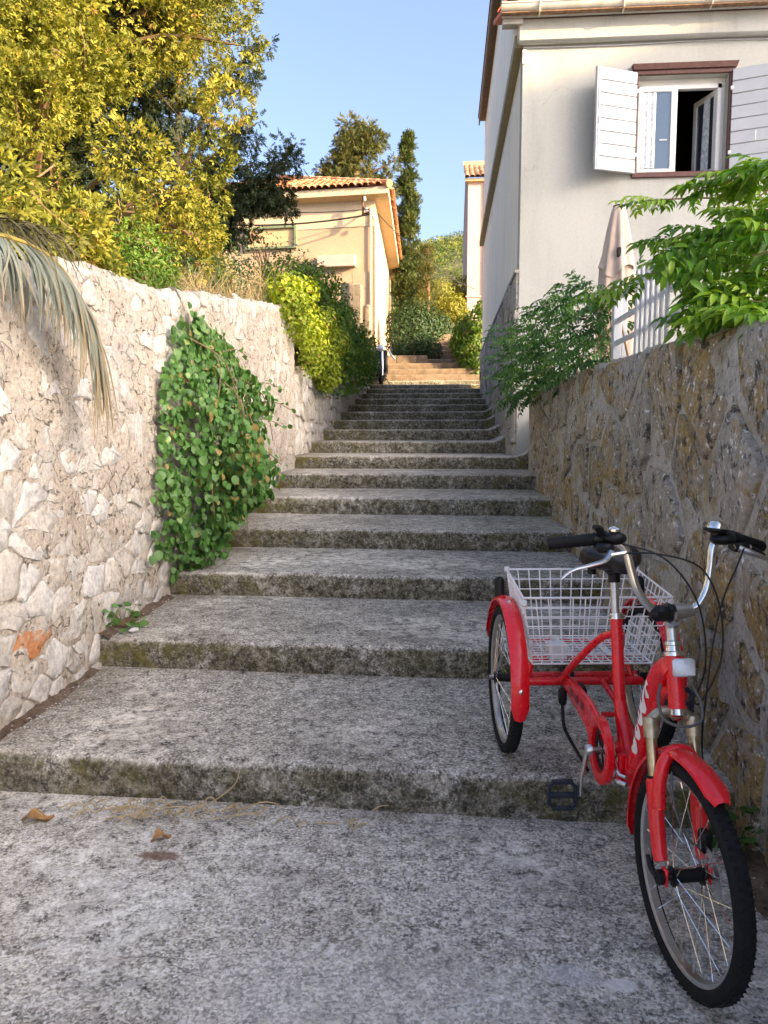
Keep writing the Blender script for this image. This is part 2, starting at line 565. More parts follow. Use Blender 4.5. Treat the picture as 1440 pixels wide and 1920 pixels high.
mortar_mat('pink_mortar', (0.385, 0.33, 0.275), (0.475, 0.425, 0.37), 0.85, (0.455, 0.44, 0.415), True)
mortar_mat('grey_mortar', (0.40, 0.37, 0.32), (0.56, 0.53, 0.48), 0.6, (0.36, 0.28, 0.15))
mortar_mat('brick_red', (0.40, 0.15, 0.06), (0.52, 0.25, 0.12), 0.5, (0.5, 0.40, 0.32))
mortar_mat('soil', (0.10, 0.068, 0.048), (0.21, 0.155, 0.115), 0.6)


def plaster(name, col, stain, amt=0.35, rough_bump=0.25, bscale=120, streak=True):
    g = G(name)
    n = g.noise(2.2, 6, 0.6, g.stretch((1, 1, 0.25)) if streak else None)
    c = g.mix(g.math('MULTIPLY', g.ramp(n, [(0.45, 0.0), (0.75, 1.0)]), amt), col, stain)
    if streak:
        nv = g.t.nodes.new('ShaderNodeTexNoise'); nv.inputs['Scale'].default_value = 2.0; nv.inputs['Detail'].default_value = 6; g.t.links.new(g.pos(), nv.inputs['Vector'])
        sc_ = g.t.nodes.new('ShaderNodeVectorMath'); sc_.operation = 'SCALE'; sc_.inputs['Scale'].default_value = 0.6; g.t.links.new(nv.outputs['Color'], sc_.inputs[0])
        wv = g.t.nodes.new('ShaderNodeVectorMath'); wv.operation = 'ADD'; g.t.links.new(g.pos(), wv.inputs[0]); g.t.links.new(sc_.outputs[0], wv.inputs[1])
        de, _ = g.vor(0.8, wv.outputs[0], 'DISTANCE_TO_EDGE')
        c = g.mix(g.math('MULTIPLY', g.ramp(de, [(0.001, 0.5), (0.004, 0.0)]), g.ramp(g.noise(1.1, 3), [(0.5, 0.0), (0.58, 1.0)])), c, tuple(x * .55 for x in stain))
        vs_ = g.noise(7, 5, .65, g.stretch((1, 1, 0.07)))
        c = g.mix(g.math('MULTIPLY', g.ramp(vs_, [(0.56, 0.0), (0.72, 1.0)]), amt * .5), c, tuple(x * .8 for x in stain))
    c = g.mix(0.08, c, g.ramp(g.noise(30, 6), [(0.3, 0.2), (0.7, 0.8)]), 'OVERLAY')
    g.bump(g.noise(bscale, 4, 0.6), rough_bump, 0.01)
    M[name] = g.done(c, 0.9, 0, 0.2)
    return M[name]


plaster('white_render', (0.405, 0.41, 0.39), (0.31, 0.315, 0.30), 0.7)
plaster('side_render', (0.86, 0.80, 0.69), (0.68, 0.60, 0.48), 0.5)  # paler than the front: warm bounced light put into the side's colour
plaster('roughcast', (0.42, 0.315, 0.225), (0.34, 0.25, 0.18), 0.5, 1.0, 26, False)
plaster('smooth_cream', (0.52, 0.42, 0.31), (0.44, 0.35, 0.25), 0.3)
plaster('pink_render', (0.46, 0.36, 0.33), (0.40, 0.32, 0.30), 0.4)
plaster('blocker_render', (0.70, 0.67, 0.60), (0.6, 0.56, 0.5), 0.3)


def tile_mat(name, stops):
    g = G(name)
    c = g.ramp(g.rand(), stops)
    n = g.noise(14, 6, 0.7)
    c = g.mix(0.45, c, g.ramp(n, [(0.3, 0.15), (0.7, 0.8)]), 'OVERLAY')
    c = g.mix(g.ramp(g.noise(9, 6, 0.7), [(0.56, 0.0), (0.7, 0.7)]), c, (0.09, 0.075, 0.055))
    g.bump(n, 0.4, 0.01)
    M[name] = g.done(c, 0.85)
    return M[name]


tile_mat('clay_tile', [(0.0, (0.36, 0.13, 0.06)), (0.5, (0.46, 0.20, 0.095)), (1.0, (0.52, 0.30, 0.17))])
tile_mat('old_clay_tile', [(0.0, (0.22, 0.12, 0.08)), (0.5, (0.40, 0.23, 0.14)), (1.0, (0.46, 0.33, 0.23))])
tile_mat('bright_clay_tile', [(0.0, (0.56, 0.11, 0.05)), (1.0, (0.62, 0.17, 0.08))])

g = G('red_paint')
c = g.ramp(g.noise(6, 5), [(0.3, (0.80, 0.005, 0.014)), (0.7, (0.90, 0.009, 0.020))])
c = g.mix(g.math('MULTIPLY', g.ramp(g.noise(70, 6, 0.75), [(0.60, 0.0), (0.70, 1.0)]), g.ramp(g.noise(5, 4), [(0.5, 0.0), (0.7, 0.35)])), c, (0.45, 0.16, 0.13))
c = g.mix(g.math('MULTIPLY', g.ramp(g.nrm_z(), [(0.3, 0.0), (1.0, 0.04)]), g.ramp(g.noise(18, 5, .7), [(0.4, 0.2), (0.65, 1.0)])), c, (0.50, 0.33, 0.28))
M['red_paint'] = g.done(c, g.ramp(g.noise(14, 5, .7), [(0.35, 0.20), (0.7, 0.42)]), 0, None, 0.4)
simple('white_wire', (0.90, 0.90, 0.90), 0.4, 0, 0.05)
simple('white_paint', (0.44, 0.465, 0.50), 0.5, 0, 0.05, 4)
simple('white_plastic', (0.75, 0.75, 0.74), 0.45, 0, 0.05, 20)
simple('pvc_white', (0.66, 0.66, 0.64), 0.35, 0, 0.03)
simple('brown_paint', (0.085, 0.030, 0.024), 0.55, 0, 0.3, 25, 0.2)
simple('chrome', (0.75, 0.74, 0.72), 0.16, 1.0, 0.08, 30)
simple('brushed_alloy', (0.62, 0.62, 0.62), 0.32, 1.0, 0.10, 40)
simple('gold_stanchion', (0.50, 0.42, 0.28), 0.25, 1.0, 0.25, 40)
simple('rusty_crown', (0.46, 0.40, 0.30), 0.38, 0.85, 0.45, 35)
simple('tyre_rubber', (0.012, 0.012, 0.013), 0.8, 0, 0.2, 40, 0.3, spec=0.2)
simple('black_rubber', (0.006, 0.006, 0.007), 0.65, 0, 0.2, 60, 0.3, 200, spec=0.25)
simple('black_plastic', (0.007, 0.007, 0.008), 0.42, 0, 0.2, spec=0.3)
simple('black_leather', (0.006, 0.006, 0.008), 0.40, 0, 0.2, 30, 0.15, 300, spec=0.3)
simple('navy_plastic', (0.010, 0.016, 0.030), 0.45, 0, 0.2)
simple('cable_black', (0.008, 0.008, 0.009), 0.45)
simple('cable_grey', (0.09, 0.095, 0.09), 0.5)
simple('letter_white', (0.80, 0.78, 0.76), 0.4, 0, 0.02)
simple('reflector_clear', (0.72, 0.74, 0.78), 0.12, 0.35, 0.1, 60, 0.5, 240)
simple('dark_red_paint', (0.18, 0.006, 0.012), 0.3, 0, 0.1)
simple('zinc', (0.50, 0.47, 0.42), 0.45, 0.5, 0.2, 6)
simple('rusty_zinc', (0.22, 0.13, 0.08), 0.8, 0.2, 0.5, 18)
simple('brown_fascia', (0.22, 0.14, 0.09), 0.7, 0, 0.2, 7)
simple('ochre_beam', (0.30, 0.245, 0.15), 0.75, 0, 0.15, 7)
simple('soffit_cream', (0.50, 0.35, 0.20), 0.8, 0, 0.1)
simple('green_frame', (0.16, 0.20, 0.12), 0.5, 0, 0.2, 20)
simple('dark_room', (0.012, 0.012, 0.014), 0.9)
simple('lace', (0.62, 0.66, 0.70), 0.8, 0, 0.35, 22)
simple('parasol_cloth', (0.50, 0.39, 0.32), 0.85, 0, 0.1, 12, 0.2, 300)
simple('bark', (0.17, 0.10, 0.06), 0.95, 0, 0.4, 14, 0.8, 40)
simple('twig', (0.20, 0.13, 0.075), 0.9, 0, 0.3, 30)
simple('dry_straw', (0.42, 0.32, 0.18), 0.9, 0, 0.3, 20)
simple('dry_leaf', (0.38, 0.20, 0.075), 0.85, 0, 0.35, 40, 0.5, 80)
simple('pebble', (0.46, 0.45, 0.44), 0.9, 0, 0.2, 40, 0.4, 60)
simple('old_post', (0.20, 0.165, 0.13), 0.95, 0, 0.35, 12, 0.8, 30)
simple('sun_step', (0.22, 0.16, 0.11), 0.92, 0, 0.35, 7, 0.7, 40)
simple('garden_soil', (0.10, 0.10, 0.045), 0.95, 0, 0.4, 3, 0.8, 20)
simple('terrace_tile', (0.42, 0.39, 0.35), 0.8, 0, 0.15, 5)
simple('pale_quay', (0.42, 0.39, 0.35), 0.95, 0, 0.3, 30, 0.6, 120)  # pale quay stone, lightened so the unseen ground bounces more light
simple('yellow_cloth', (0.62, 0.50, 0.06), 0.8)
simple('white_insulator', (0.62, 0.60, 0.56), 0.3)
simple('rust_iron', (0.16, 0.075, 0.045), 0.8, 0.3, 0.4, 30)


def leaf_mat(name, stops, trans=0.3, rough=0.5, tcol=None):
    g = G(name)
    c = g.ramp(g.attr('tint'), stops)
    c = g.mix(0.25, c, g.ramp(g.noise(9, 4), [(0.3, 0.25), (0.7, 0.75)]), 'OVERLAY')
    m = g.done(c, rough, 0, 0.35)
    tc = g.mix(1.0, c, tcol or (1.5, 1.6, 0.55), 'MULTIPLY')
    g.translucent(tc, trans)
    M[name] = m
    return m


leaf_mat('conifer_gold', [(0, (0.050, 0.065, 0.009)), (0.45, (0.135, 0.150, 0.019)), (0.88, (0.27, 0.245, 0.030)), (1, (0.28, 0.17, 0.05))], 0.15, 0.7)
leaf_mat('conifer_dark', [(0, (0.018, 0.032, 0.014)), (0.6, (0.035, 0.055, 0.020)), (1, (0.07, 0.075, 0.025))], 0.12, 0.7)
leaf_mat('conifer_olive', [(0, (0.035, 0.050, 0.014)), (0.6, (0.075, 0.085, 0.020)), (1, (0.13, 0.11, 0.03))], 0.15, 0.7)
leaf_mat('cypress_green', [(0, (0.018, 0.036, 0.010)), (0.6, (0.046, 0.072, 0.015)), (1, (0.10, 0.11, 0.022))], 0.15, 0.7)
leaf_mat('creeper_green', [(0, (0.030, 0.095, 0.020)), (0.5, (0.075, 0.185, 0.042)), (0.85, (0.12, 0.235, 0.070)), (0.97, (0.20, 0.30, 0.10)), (1, (0.26, 0.19, 0.07))], 0.22, 0.45)
leaf_mat('hedge_green', [(0, (0.030, 0.085, 0.010)), (0.5, (0.070, 0.150, 0.016)), (0.9, (0.14, 0.21, 0.03)), (1, (0.22, 0.18, 0.05))], 0.30, 0.5)
leaf_mat('hedge_bright', [(0, (0.10, 0.16, 0.012)), (0.5, (0.20, 0.26, 0.022)), (0.9, (0.29, 0.33, 0.04)), (1, (0.32, 0.20, 0.07))], 0.30, 0.5)
leaf_mat('vine_green', [(0, (0.035, 0.12, 0.012)), (0.5, (0.090, 0.21, 0.020)), (0.85, (0.18, 0.31, 0.035)), (1, (0.28, 0.38, 0.07))], 0.35, 0.4)
leaf_mat('bush_green', [(0, (0.016, 0.062, 0.012)), (0.6, (0.036, 0.110, 0.020)), (1, (0.085, 0.18, 0.035))], 0.25, 0.45)
leaf_mat('shrub_dark', [(0, (0.012, 0.035, 0.014)), (0.6, (0.026, 0.062, 0.020)), (1, (0.055, 0.10, 0.025))], 0.2, 0.6)
leaf_mat('scrub_yellow', [(0, (0.10, 0.12, 0.016)), (0.6, (0.18, 0.18, 0.024)), (1, (0.26, 0.23, 0.04))], 0.25, 0.6)
leaf_mat('hill_green', [(0, (0.035, 0.070, 0.020)), (0.6, (0.10, 0.145, 0.030)), (1, (0.22, 0.22, 0.045))], 0.15, 0.7)
leaf_mat('dry_grass', [(0, (0.16, 0.13, 0.075)), (0.6, (0.27, 0.22, 0.13)), (1, (0.36, 0.31, 0.20))], 0.2, 0.8, (1, 1, .8))
leaf_mat('palm_leaf', [(0, (0.075, 0.095, 0.075)), (0.4, (0.14, 0.165, 0.14)), (0.68, (0.24, 0.205, 0.14)), (1, (0.34, 0.22, 0.10))], 0.15, 0.55, (1, 1, .8))
leaf_mat('palm_olive', [(0, (0.04, 0.038, 0.014)), (0.6, (0.08, 0.07, 0.028)), (1, (0.22, 0.18, 0.11))], 0.2, 0.6, (1, 1, .7))

# glass: mostly reflects the sky
g = G('window_glass')
g.b.inputs['Metallic'].default_value = 0.0
M['window_glass'] = g.done((0.10, 0.14, 0.18), 0.03, 0.55)
# ================================================================== the setting
T0, TR, RS = 2.92, 1.16, 0.173          # first nose, tread depth, riser
SKEW = -0.03


def step_y(k):
    return T0 + TR * (k - 1)


def grid_mesh(name, U, W, fn, mat, parent=None, origin=(0, 0, 0), smooth=180, kind=None):
    """U, W 1-D parameter arrays; fn(u,w arrays)-> (n,3)"""
    uu, ww = np.meshgrid(U, W, indexing='ij')
    V = fn(uu.ravel(), ww.ravel())
    nu, nw = len(U), len(W)
    i = np.arange(nu - 1)[:, None] * nw + np.arange(nw - 1)[None, :]
    F = np.stack([i, i + nw, i + nw + 1, i + 1], -1).reshape(-1, 4)
    o3 = np.array(org(parent) if parent is not None else origin)
    me = np_mesh(name, V - o3, F, mat)
    shade(me, smooth)
    o = link_mesh(name, me, parent, origin)
    if kind: o['kind'] = kind
    return o


# ground reaching the horizon, the paved landing at the foot of the stairs
MB().add([(-2500, -2500, -0.12), (2500, -2500, -0.12), (2500, 2500, -0.12), (-2500, 2500, -0.12)], [(0, 1, 2, 3)]).build('ground', M['pale_quay'])['kind'] = 'structure'


def pav(u, w):
    P = np.stack([u, w, np.zeros_like(u)], -1)
    P[:, 2] = 0.010 * vnoise(P, 1.4, 3) + 0.004 * vnoise(P, 9, 5)
    return P


grid_mesh('pavement', np.linspace(-7, 1.30, 200), np.concatenate([np.linspace(-5, 0.6, 30), np.linspace(0.65, 3.0, 90)]), pav, M['pavement_concrete'], kind='structure')

stairs = empty('stairway', (-0.45, 3.0, 0), kind='structure')
tag(stairs, 'long flight of broad worn concrete steps climbing between two stone walls')


def make_step(k, y0, z0, z1, depth, xa, xb, mat, seed, flare=False):
    n = max(24, int((xb - xa) / (0.028 if k < 6 else 0.06)))
    U = np.linspace(xa, xb, n)
    h = z1 - z0
    r = min(0.035, h * 0.2)
    prof = [(0.012, -0.03), (0.004, h * .12), (0.0, h * .35), (-0.002, h * .6), (0.0, h - r * 1.3)]
    for a in (20, 45, 70):
        prof.append((r - r * math.cos(R(a)), h - r + r * math.sin(R(a))))
    m = 10 if k < 6 else 4
    for j in range(m + 1):
        prof.append((r * 1.3 + (depth - r * 1.3) * (j / m) ** 1.3, h + 0.004 * j / m))
    prof = np.array(prof)
    W = np.arange(len(prof))

    def fn(u, w):
        p = prof[w.astype(int)]
        y = y0 + p[:, 0] + SKEW * (u + 0.4); z = z0 + p[:, 1]
        P = np.stack([u, y, z], -1)
        top = np.clip((p[:, 1] - h * .5) / (h * .5), 0, 1)
        edge = np.exp(-((p[:, 0] - r) / 0.06) ** 2) * top
        P[:, 1] += 0.010 * vnoise(P * np.array([1, .2, 1]), 2.0, seed) + 0.006 * vnoise(P, 14, seed + 2)
        P[:, 2] += 0.006 * vnoise(P, 2.5, seed + 1) + edge * (-0.012 * np.clip(vnoise(P, 5, seed + 7) + .2, 0, 1) + .004 * vnoise(P, 22, seed + 4))
        P[:, 1] += edge * 0.012 * np.clip(vnoise(P, 7, seed + 9), 0, 1)
        if flare:
            t = np.clip((u - (xb - 0.30)) / 0.22, 0, 1)
            P[:, 2] += top * 0.10 * t * t
        return P
    o = grid_mesh('step', U, W, fn, mat, stairs)
    return o


for k in range(1, 17):
    xb = 1.16 if k < 8 else 0.94
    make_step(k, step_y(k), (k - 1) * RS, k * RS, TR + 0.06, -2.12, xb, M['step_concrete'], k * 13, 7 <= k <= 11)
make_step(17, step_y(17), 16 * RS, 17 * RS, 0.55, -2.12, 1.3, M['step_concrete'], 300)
ups = [(21.95, 2.94, 3.14), (22.40, 3.14, 3.34), (22.85, 3.34, 3.54)]
for i, (y, a, b) in enumerate(ups):
    make_step(18 + i, y, a, b, 0.60 if i < 2 else 1.6, -2.3, 1.3, M['sun_step'], 400 + i)
for i in range(7):      # the narrower flight beyond
    make_step(21 + i, 23.6 + 0.55 * i, 3.54 + .19 * i, 3.73 + .19 * i, 0.7 if i < 6 else 6, -0.75 + .06 * i, 0.8, M['sun_step'], 500 + i)

# terrain beyond and beside
def garden(u, w):
    P = np.stack([u, w, np.zeros_like(u)], -1)
    z = np.interp(w, [0, 3.3, 5.2, 8, 10, 20, 24, 60], [2.0, 2.15, 2.40, 2.80, 3.0, 3.3, 3.6, 8.0])
    P[:, 2] = z - 0.05 + 0.10 * vnoise(P, 0.8, 2) + np.clip((-2.4 - u) / 8, 0, 1) * .4
    return P


grid_mesh('garden_ground', np.linspace(-30, -2.15, 50), np.linspace(-2, 60, 120), garden, M['garden_soil'], kind='structure')


def back(u, w):
    P = np.stack([u, w, np.zeros_like(u)], -1)
    z = np.interp(w, [24, 60, 120, 260, 420], [3.3, 8.5, 20, 63.5, 68])
    P[:, 2] = z + np.clip((w - 60) / 200, 0, 1) * (.26 * u) + np.clip((w - 50) / 100, 0, 1) * 3.0 * vnoise(P, 0.03, 8)
    return P


grid_mesh('hillside', np.linspace(-90, 90, 70), np.concatenate([np.linspace(24.4, 60, 20), np.linspace(64, 420, 70)]), back, M['garden_soil'], kind='structure')

ter = MB(); ter.box2((1.40, -3.0, -0.1), (14, 9.98, 1.84))
tag(ter.build('terrace', M['terrace_tile']), kind='structure')


# ------------------------------------------------------------------ rubble walls with single stones
def clip_poly(poly, nx, ny, c):
    out = []
    for i in range(len(poly)):
        a = poly[i]; b = poly[(i + 1) % len(poly)]
        da = nx * a[0] + ny * a[1] - c; db = nx * b[0] + ny * b[1] - c
        if da <= 0: out.append(a)
        if (da < 0 < db) or (db < 0 < da):
            t = da / (da - db); out.append((a[0] + (b[0] - a[0]) * t, a[1] + (b[1] - a[1]) * t))
    return out


def stones(parent, P, u0, u1, bottom, top, cw, ch, mat, joint, proud, seed, name='stone', bricks=(), jitter=0.38, rnds=.10, drop=0.0, flat=1.0):
    """P(u,v,d) -> world point. One object for each stone."""
    rnd = random.Random(seed)
    pts = []
    v = min(bottom(u0), bottom(u1)) - .05; row = 0
    vmax = max(top(u0 + (u1 - u0) * i / 20) for i in range(21)) + .1
    while v < vmax:
        h = ch * rnd.uniform(0.75, 1.3)
        u = u0 + rnd.uniform(0, cw)
        while u < u1:
            w = cw * rnd.uniform(0.6, 1.45)
            pu, pv = u + w / 2 + rnd.uniform(-1, 1) * jitter * cw * .5, v + h / 2 + rnd.uniform(-1, 1) * jitter * ch
            if bottom(pu) - .02 < pv < top(pu) - .03 and rnd.random() > drop: pts.append((pu, pv))
            u += w
        v += h; row += 1
    o3 = org(parent)
    objs = []
    built = []
    asp = cw / ch
    for i, (pu, pv) in enumerate(pts):
        poly = [(pu - 2 * cw, pv - 2 * ch), (pu + 2 * cw, pv - 2 * ch), (pu + 2 * cw, pv + 2 * ch), (pu - 2 * cw, pv + 2 * ch)]
        for j, (qu, qv) in enumerate(pts):
            if i == j or abs(qu - pu) > 3 * cw or abs(qv - pv) > 3 * ch: continue
            # metric stretched so that cells are wider than tall
            nx, ny = (qu - pu), (qv - pv) * asp ** flat
            c = nx * (pu + qu) / 2 + ny * (pv + qv) / 2
            poly = clip_poly(poly, nx, ny, c)
            if len(poly) < 3: break
        if len(poly) < 3: continue
        poly = clip_poly(poly, 0, 1, top(pu) - .015)
        poly = clip_poly(poly, 0, -1, -(bottom(pu) - .05))
        poly = clip_poly(poly, -1, 0, -u0); poly = clip_poly(poly, 1, 0, u1)
        if len(poly) < 3: continue
        for _ in range(2):       # round the corners
            q = []
            for k in range(len(poly)):
                a = poly[k]; b = poly[(k + 1) % len(poly)]; e = rnds * rnd.uniform(.5, 1.6)
                q += [(a[0] * (1 - e) + b[0] * e, a[1] * (1 - e) + b[1] * e), (a[0] * e + b[0] * (1 - e), a[1] * e + b[1] * (1 - e))]
                if _ == 0: q.insert(-1, ((a[0] + b[0]) / 2 + rnd.uniform(-.012, .012), (a[1] + b[1]) / 2 + rnd.uniform(-.012, .012)))
            poly = q
            break
        cu = sum(p[0] for p in poly) / len(poly); cv = sum(p[1] for p in poly) / len(poly)
        jt = joint * rnd.uniform(.7, 1.5)
        ring = []
        for p in poly:
            du, dv = p[0] - cu, p[1] - cv; L = math.hypot(du, dv) + 1e-6
            s = max(0.3, (L - jt) / L) * rnd.uniform(.94, 1.04)
            ring.append((du * s, dv * s))
        pr = rnd.uniform(*proud(cu, cv)); tu = rnd.uniform(-.07, .07); tv = rnd.uniform(-.07, .07)
        vs = []; n = len(ring)
        for sc, dep in ((1.02, -0.05), (1.0, pr - .009), (.93, pr), (.5, pr + .002)):
            for (du, dv) in ring:
                vs.append(P(cu + du * sc, cv + dv * sc, dep + (tu * du + tv * dv + rnd.uniform(-.004, .004) if dep > -.04 else 0)))
        vs.append(P(cu, cv, pr + .002))
        fs = []
        for r_ in range(3):
            for k in range(n): fs.append((r_ * n + k, r_ * n + (k + 1) % n, (r_ + 1) * n + (k + 1) % n, (r_ + 1) * n + k))
        for k in range(n): fs.append((3 * n + k, 3 * n + (k + 1) % n, 4 * n))
        c3 = Vector(P(cu, cv, 0)); area = max(abs(a[0]) for a in ring) * max(abs(a[1]) for a in ring)
        built.append((area / max(.5, (c3 - Vector((0, 0, 1.5))).length) ** 2 * abs((c3.normalized()).x + .02), cu, cv, vs, fs))
    built.sort(key=lambda t: -t[0])
    special = {}
    for (a, b_) in bricks:
        k = min(range(len(built)), key=lambda i: (built[i][1] - a) ** 2 + (built[i][2] - b_) ** 2); special[k] = M['brick_red']
    rest = MB()
    for i, (sz, cu, cv, vs, fs) in enumerate(built):
        if i >= 298:
            rest.add(vs, fs); continue
        me = bpy.data.meshes.new(name)
        me.from_pydata([tuple(Vector(p) - o3) for p in vs], [], fs)
        me.materials.append(special.get(i, mat)); me.update()
        shade(me, 50)
        objs.append(link_mesh(name, me, parent))
    if rest.v: rest.build('far_stones', mat, parent, smooth=50)['kind'] = 'stuff'
    return objs


LT_Y = [1.0, 2.6, 3.31, 4.2, 5.23, 6.46, 7.93, 9.89, 10.2]
LT_Z = [2.0, 2.12, 2.22, 2.43, 2.48, 2.66, 2.86, 3.08, 3.10]


def left_top(y): return float(np.interp(y, LT_Y, LT_Z))
def stair_z(y): return max(0.0, math.floor((y - T0) / TR + 1) * RS)


def wall_body(name, mat, parent, xf, thick, ys, top, zbot, sgn, amp, lowrec=0.0, seed=1, dz=0.03):
    """one lumpy sheet: up the face, over the top, down the back. sgn=+1: face looks to +x"""
    ys = np.asarray(ys)
    nf = int(3.2 / dz)
    W = np.arange(nf + 10 + 6)

    def fn(u, w):
        tp = top(u); zb = zbot
        t = np.clip(w / nf, 0, 1)
        x = xf(u); z = zb + (tp - zb) * t
        k = np.clip((w - nf) / 9.0, 0, 1)
        x = x - sgn * thick * k
        z = z + 0.0
        q = np.clip((w - nf - 9) / 6.0, 0, 1); z = z - q * 1.0
        P = np.stack([x, u, z], -1)
        rnd_ = np.exp(-((tp - z) / 0.06) ** 2) * (w <= nf)
        P[:, 0] -= sgn * 0.03 * rnd_
        nse = amp * vnoise(P, 5, seed) + amp * .9 * vnoise(P, 16, seed + 3, 2)
        P[:, 0] += sgn * nse * (w <= nf + 1)
        P[:, 2] += 0.035 * vnoise(P * np.array([.3, 1, 0]), 5, seed + 5) * (t > .98) + 0.02 * vnoise(P, 13, seed + 6) * (w > nf - 1)
        if lowrec: P[:, 0] -= sgn * lowrec * np.clip((1.25 - z) / .35, 0, 1) * (w <= nf)
        return P
    return grid_mesh(name, ys, W, fn, mat, parent)


lw = empty('stone_retaining_wall', (-2.1, 5.5, 0), 'pale rubble retaining wall with pinkish mortar on the left of the steps', 'wall')
wall_body('mortar', M['pink_mortar'], lw, lambda u: -1.95 + 0 * u, 0.42, np.linspace(1.0, 9.92, 330), lambda u: np.interp(u, LT_Y, LT_Z), -0.15, 1, 0.015, 0.008, 21, 0.024)
cap = MB()     # rounded far end of the wall
ends = []
for i, z in enumerate(np.linspace(0.9, 3.06, 24)):
    for j in range(9):
        a = j / 8
        ends.append((-1.955 - .41 * a, 9.90 + 0.05 * math.sin(a * math.pi) + .012 * math.sin(z * 17 + j * 2), z))
cap.add(ends, [(i * 9 + j, i * 9 + j + 1, (i + 1) * 9 + j + 1, (i + 1) * 9 + j) for i in range(23) for j in range(8)])
cap.build('wall_end', M['pink_mortar'], lw, smooth=180)
BR = [(3.55, .50)]


def proud_left(u, v):
    if v < 0.9 and u < 6: return (-0.012, 0.006)
    if v < 1.4: return (-0.016, 0.005)
    return (-0.020, 0.005)


stones(lw, lambda u, v, d: (-1.95 + d, u, v), 2.5, 9.8, lambda u: stair_z(u - .1), left_top, 0.215, 0.125, M['pale_limestone'], 0.007, proud_left, 5, bricks=BR, jitter=.42, rnds=.05, drop=.22, flat=1.6)

lw2 = empty('stone_garden_wall', (-2.1, 15, 1.6), 'low rubble wall under the hanging green hedge beside the upper steps', 'wall')
wall_body('mortar', M['pink_mortar'], lw2, lambda u: -1.98 + 0 * u, 0.4, np.linspace(9.9, 20.0, 120), lambda u: 2.30 + .13 * (u - 10), 0.9, 1, 0.02, 0.0, 31, 0.08)
stones(lw2, lambda u, v, d: (-1.98 + d, u, v), 9.95, 14.5, lambda u: stair_z(u), lambda u: 2.25 + .13 * (u - 10), 0.33, 0.2, M['pale_limestone'], 0.02, lambda u, v: (.0, .03), 8)


def rx(y): return 1.13 - 0.019 * (np.asarray(y) - 2.0)
def rtop(y): return np.interp(y, [0, 2.6, 3.6, 5, 7, 9.5], [1.86, 1.88, 1.955, 1.97, 2.0, 2.03])


rw = empty('lichened_retaining_wall', (1.3, 5.5, 0), 'dark lichen stained stone retaining wall on the right behind the tricycle', 'wall')
wall_body('mortar', M['grey_mortar'], rw, lambda u: rx(u) + 0.004, 0.40, np.linspace(0.2, 9.35, 260), lambda u: rtop(u), -0.15, -1, 0.007, 0.0, 41, 0.03)
MB().box2((0.995, 9.33, 0.9), (1.40, 9.37, 2.0)).build('wall_end', M['grey_mortar'], rw)
stones(rw, lambda u, v, d: (float(rx(u)) - d, u, v), 0.9, 9.33, lambda u: stair_z(u - .1), lambda u: float(rtop(u)) + .01, 0.42, 0.32, M['weathered_stone'], 0.024, lambda u, v: (0.004, 0.018), 15, jitter=.5, rnds=.07, drop=.15)


# ------------------------------------------------------------------ roof tiles
def tile_mesh(name, w, L, mat):
    b = MB(); n = 7; th = 0.016
    vs = []
    for t, rr in ((0, w / 2 * .86), (1, w / 2 * 1.02)):
        for lay in (0, 1):
            for k in range(n + 1):
                a = math.pi * k / n; r_ = rr - th * lay
                vs.append((r_ * math.cos(a), -t * L, r_ * math.sin(a) * .8 + 0.012 * t))
    m = n + 1; fs = []
    for k in range(n):
        fs.append((k, k + 1, 2 * m + k + 1, 2 * m + k))                      # outer
        fs.append((m + k + 1, m + k, 3 * m + k, 3 * m + k + 1))              # inner
        fs.append((2 * m + k, 2 * m + k + 1, 3 * m + k + 1, 3 * m + k))      # open lower end
    me = bpy.data.meshes.new(name); me.from_pydata(vs, [], fs); me.materials.append(mat); me.update(); shade(me, 50)
    return me


def lay_tiles(parent, me, o, along, upslope, n, rows, w, expo, keep=None, name='roof_tile', lift=0.02):
    """columns along a unit vector, rows up the slope; each tile an object sharing one mesh"""
    o = Vector(o); al = Vector(along).normalized(); us = Vector(upslope).normalized()
    nr = al.cross(us).normalized()
    if nr.z < 0: nr = -nr; 
    x = us.cross(nr)                     # so that (x, us, nr) is right handed
    base = Matrix((x, us, nr)).transposed().to_4x4()
    p3 = org(parent)
    for c in range(n):
        for r_ in range(rows):
            p = o + al * (w * (c + .5)) + us * (expo * (r_ + 1)) + nr * (lift + 0.004 * random.random())
            if keep and not keep(p): continue
            t = link_mesh(name, me, parent)
            m = base.copy() @ Matrix.Rotation(R(random.uniform(-2.5, 2.5)), 4, 'Z') @ Matrix.Rotation(R(random.uniform(-1.5, 1.5)), 4, 'X')
            m.translation = p - p3
            t.matrix_local = m


# ------------------------------------------------------------------ white house on the right
hs = empty('white_house', (4, 14, 1.2), 'tall white rendered house with open white shutters on the right', 'house')
WX0, WX1, WZ0, WZ1 = 2.285, 3.345, 4.665, 5.785
b = MB()
b.box2((0.90, 10.0, 0.7), (WX0, 10.3, 6.44)); b.box2((WX1, 10.0, 0.7), (9.5, 10.3, 6.44))
b.box2((WX0, 10.0, 0.7), (WX1, 10.3, WZ0)); b.box2((WX0, 10.0, WZ1), (WX1, 10.3, 6.44))
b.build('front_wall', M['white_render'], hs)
BK0, BK1 = Vector((0.903, 20.1, 0)), Vector((9.5, 15.6, 0))      # unseen back wall, slanted to let sun through to the upper steps
b = MB(); b.box2((0.903, 10.303, 0.7), (1.2, 20.0, 6.40)); b.box2((0.903, 11.6, 6.40), (1.2, 20.0, 9.2))
b.box2((9.2, 10.303, 0.7), (9.497, 15.6, 9.2)); b.box2((1.2, 11.6, 6.4), (9.2, 11.9, 9.2))
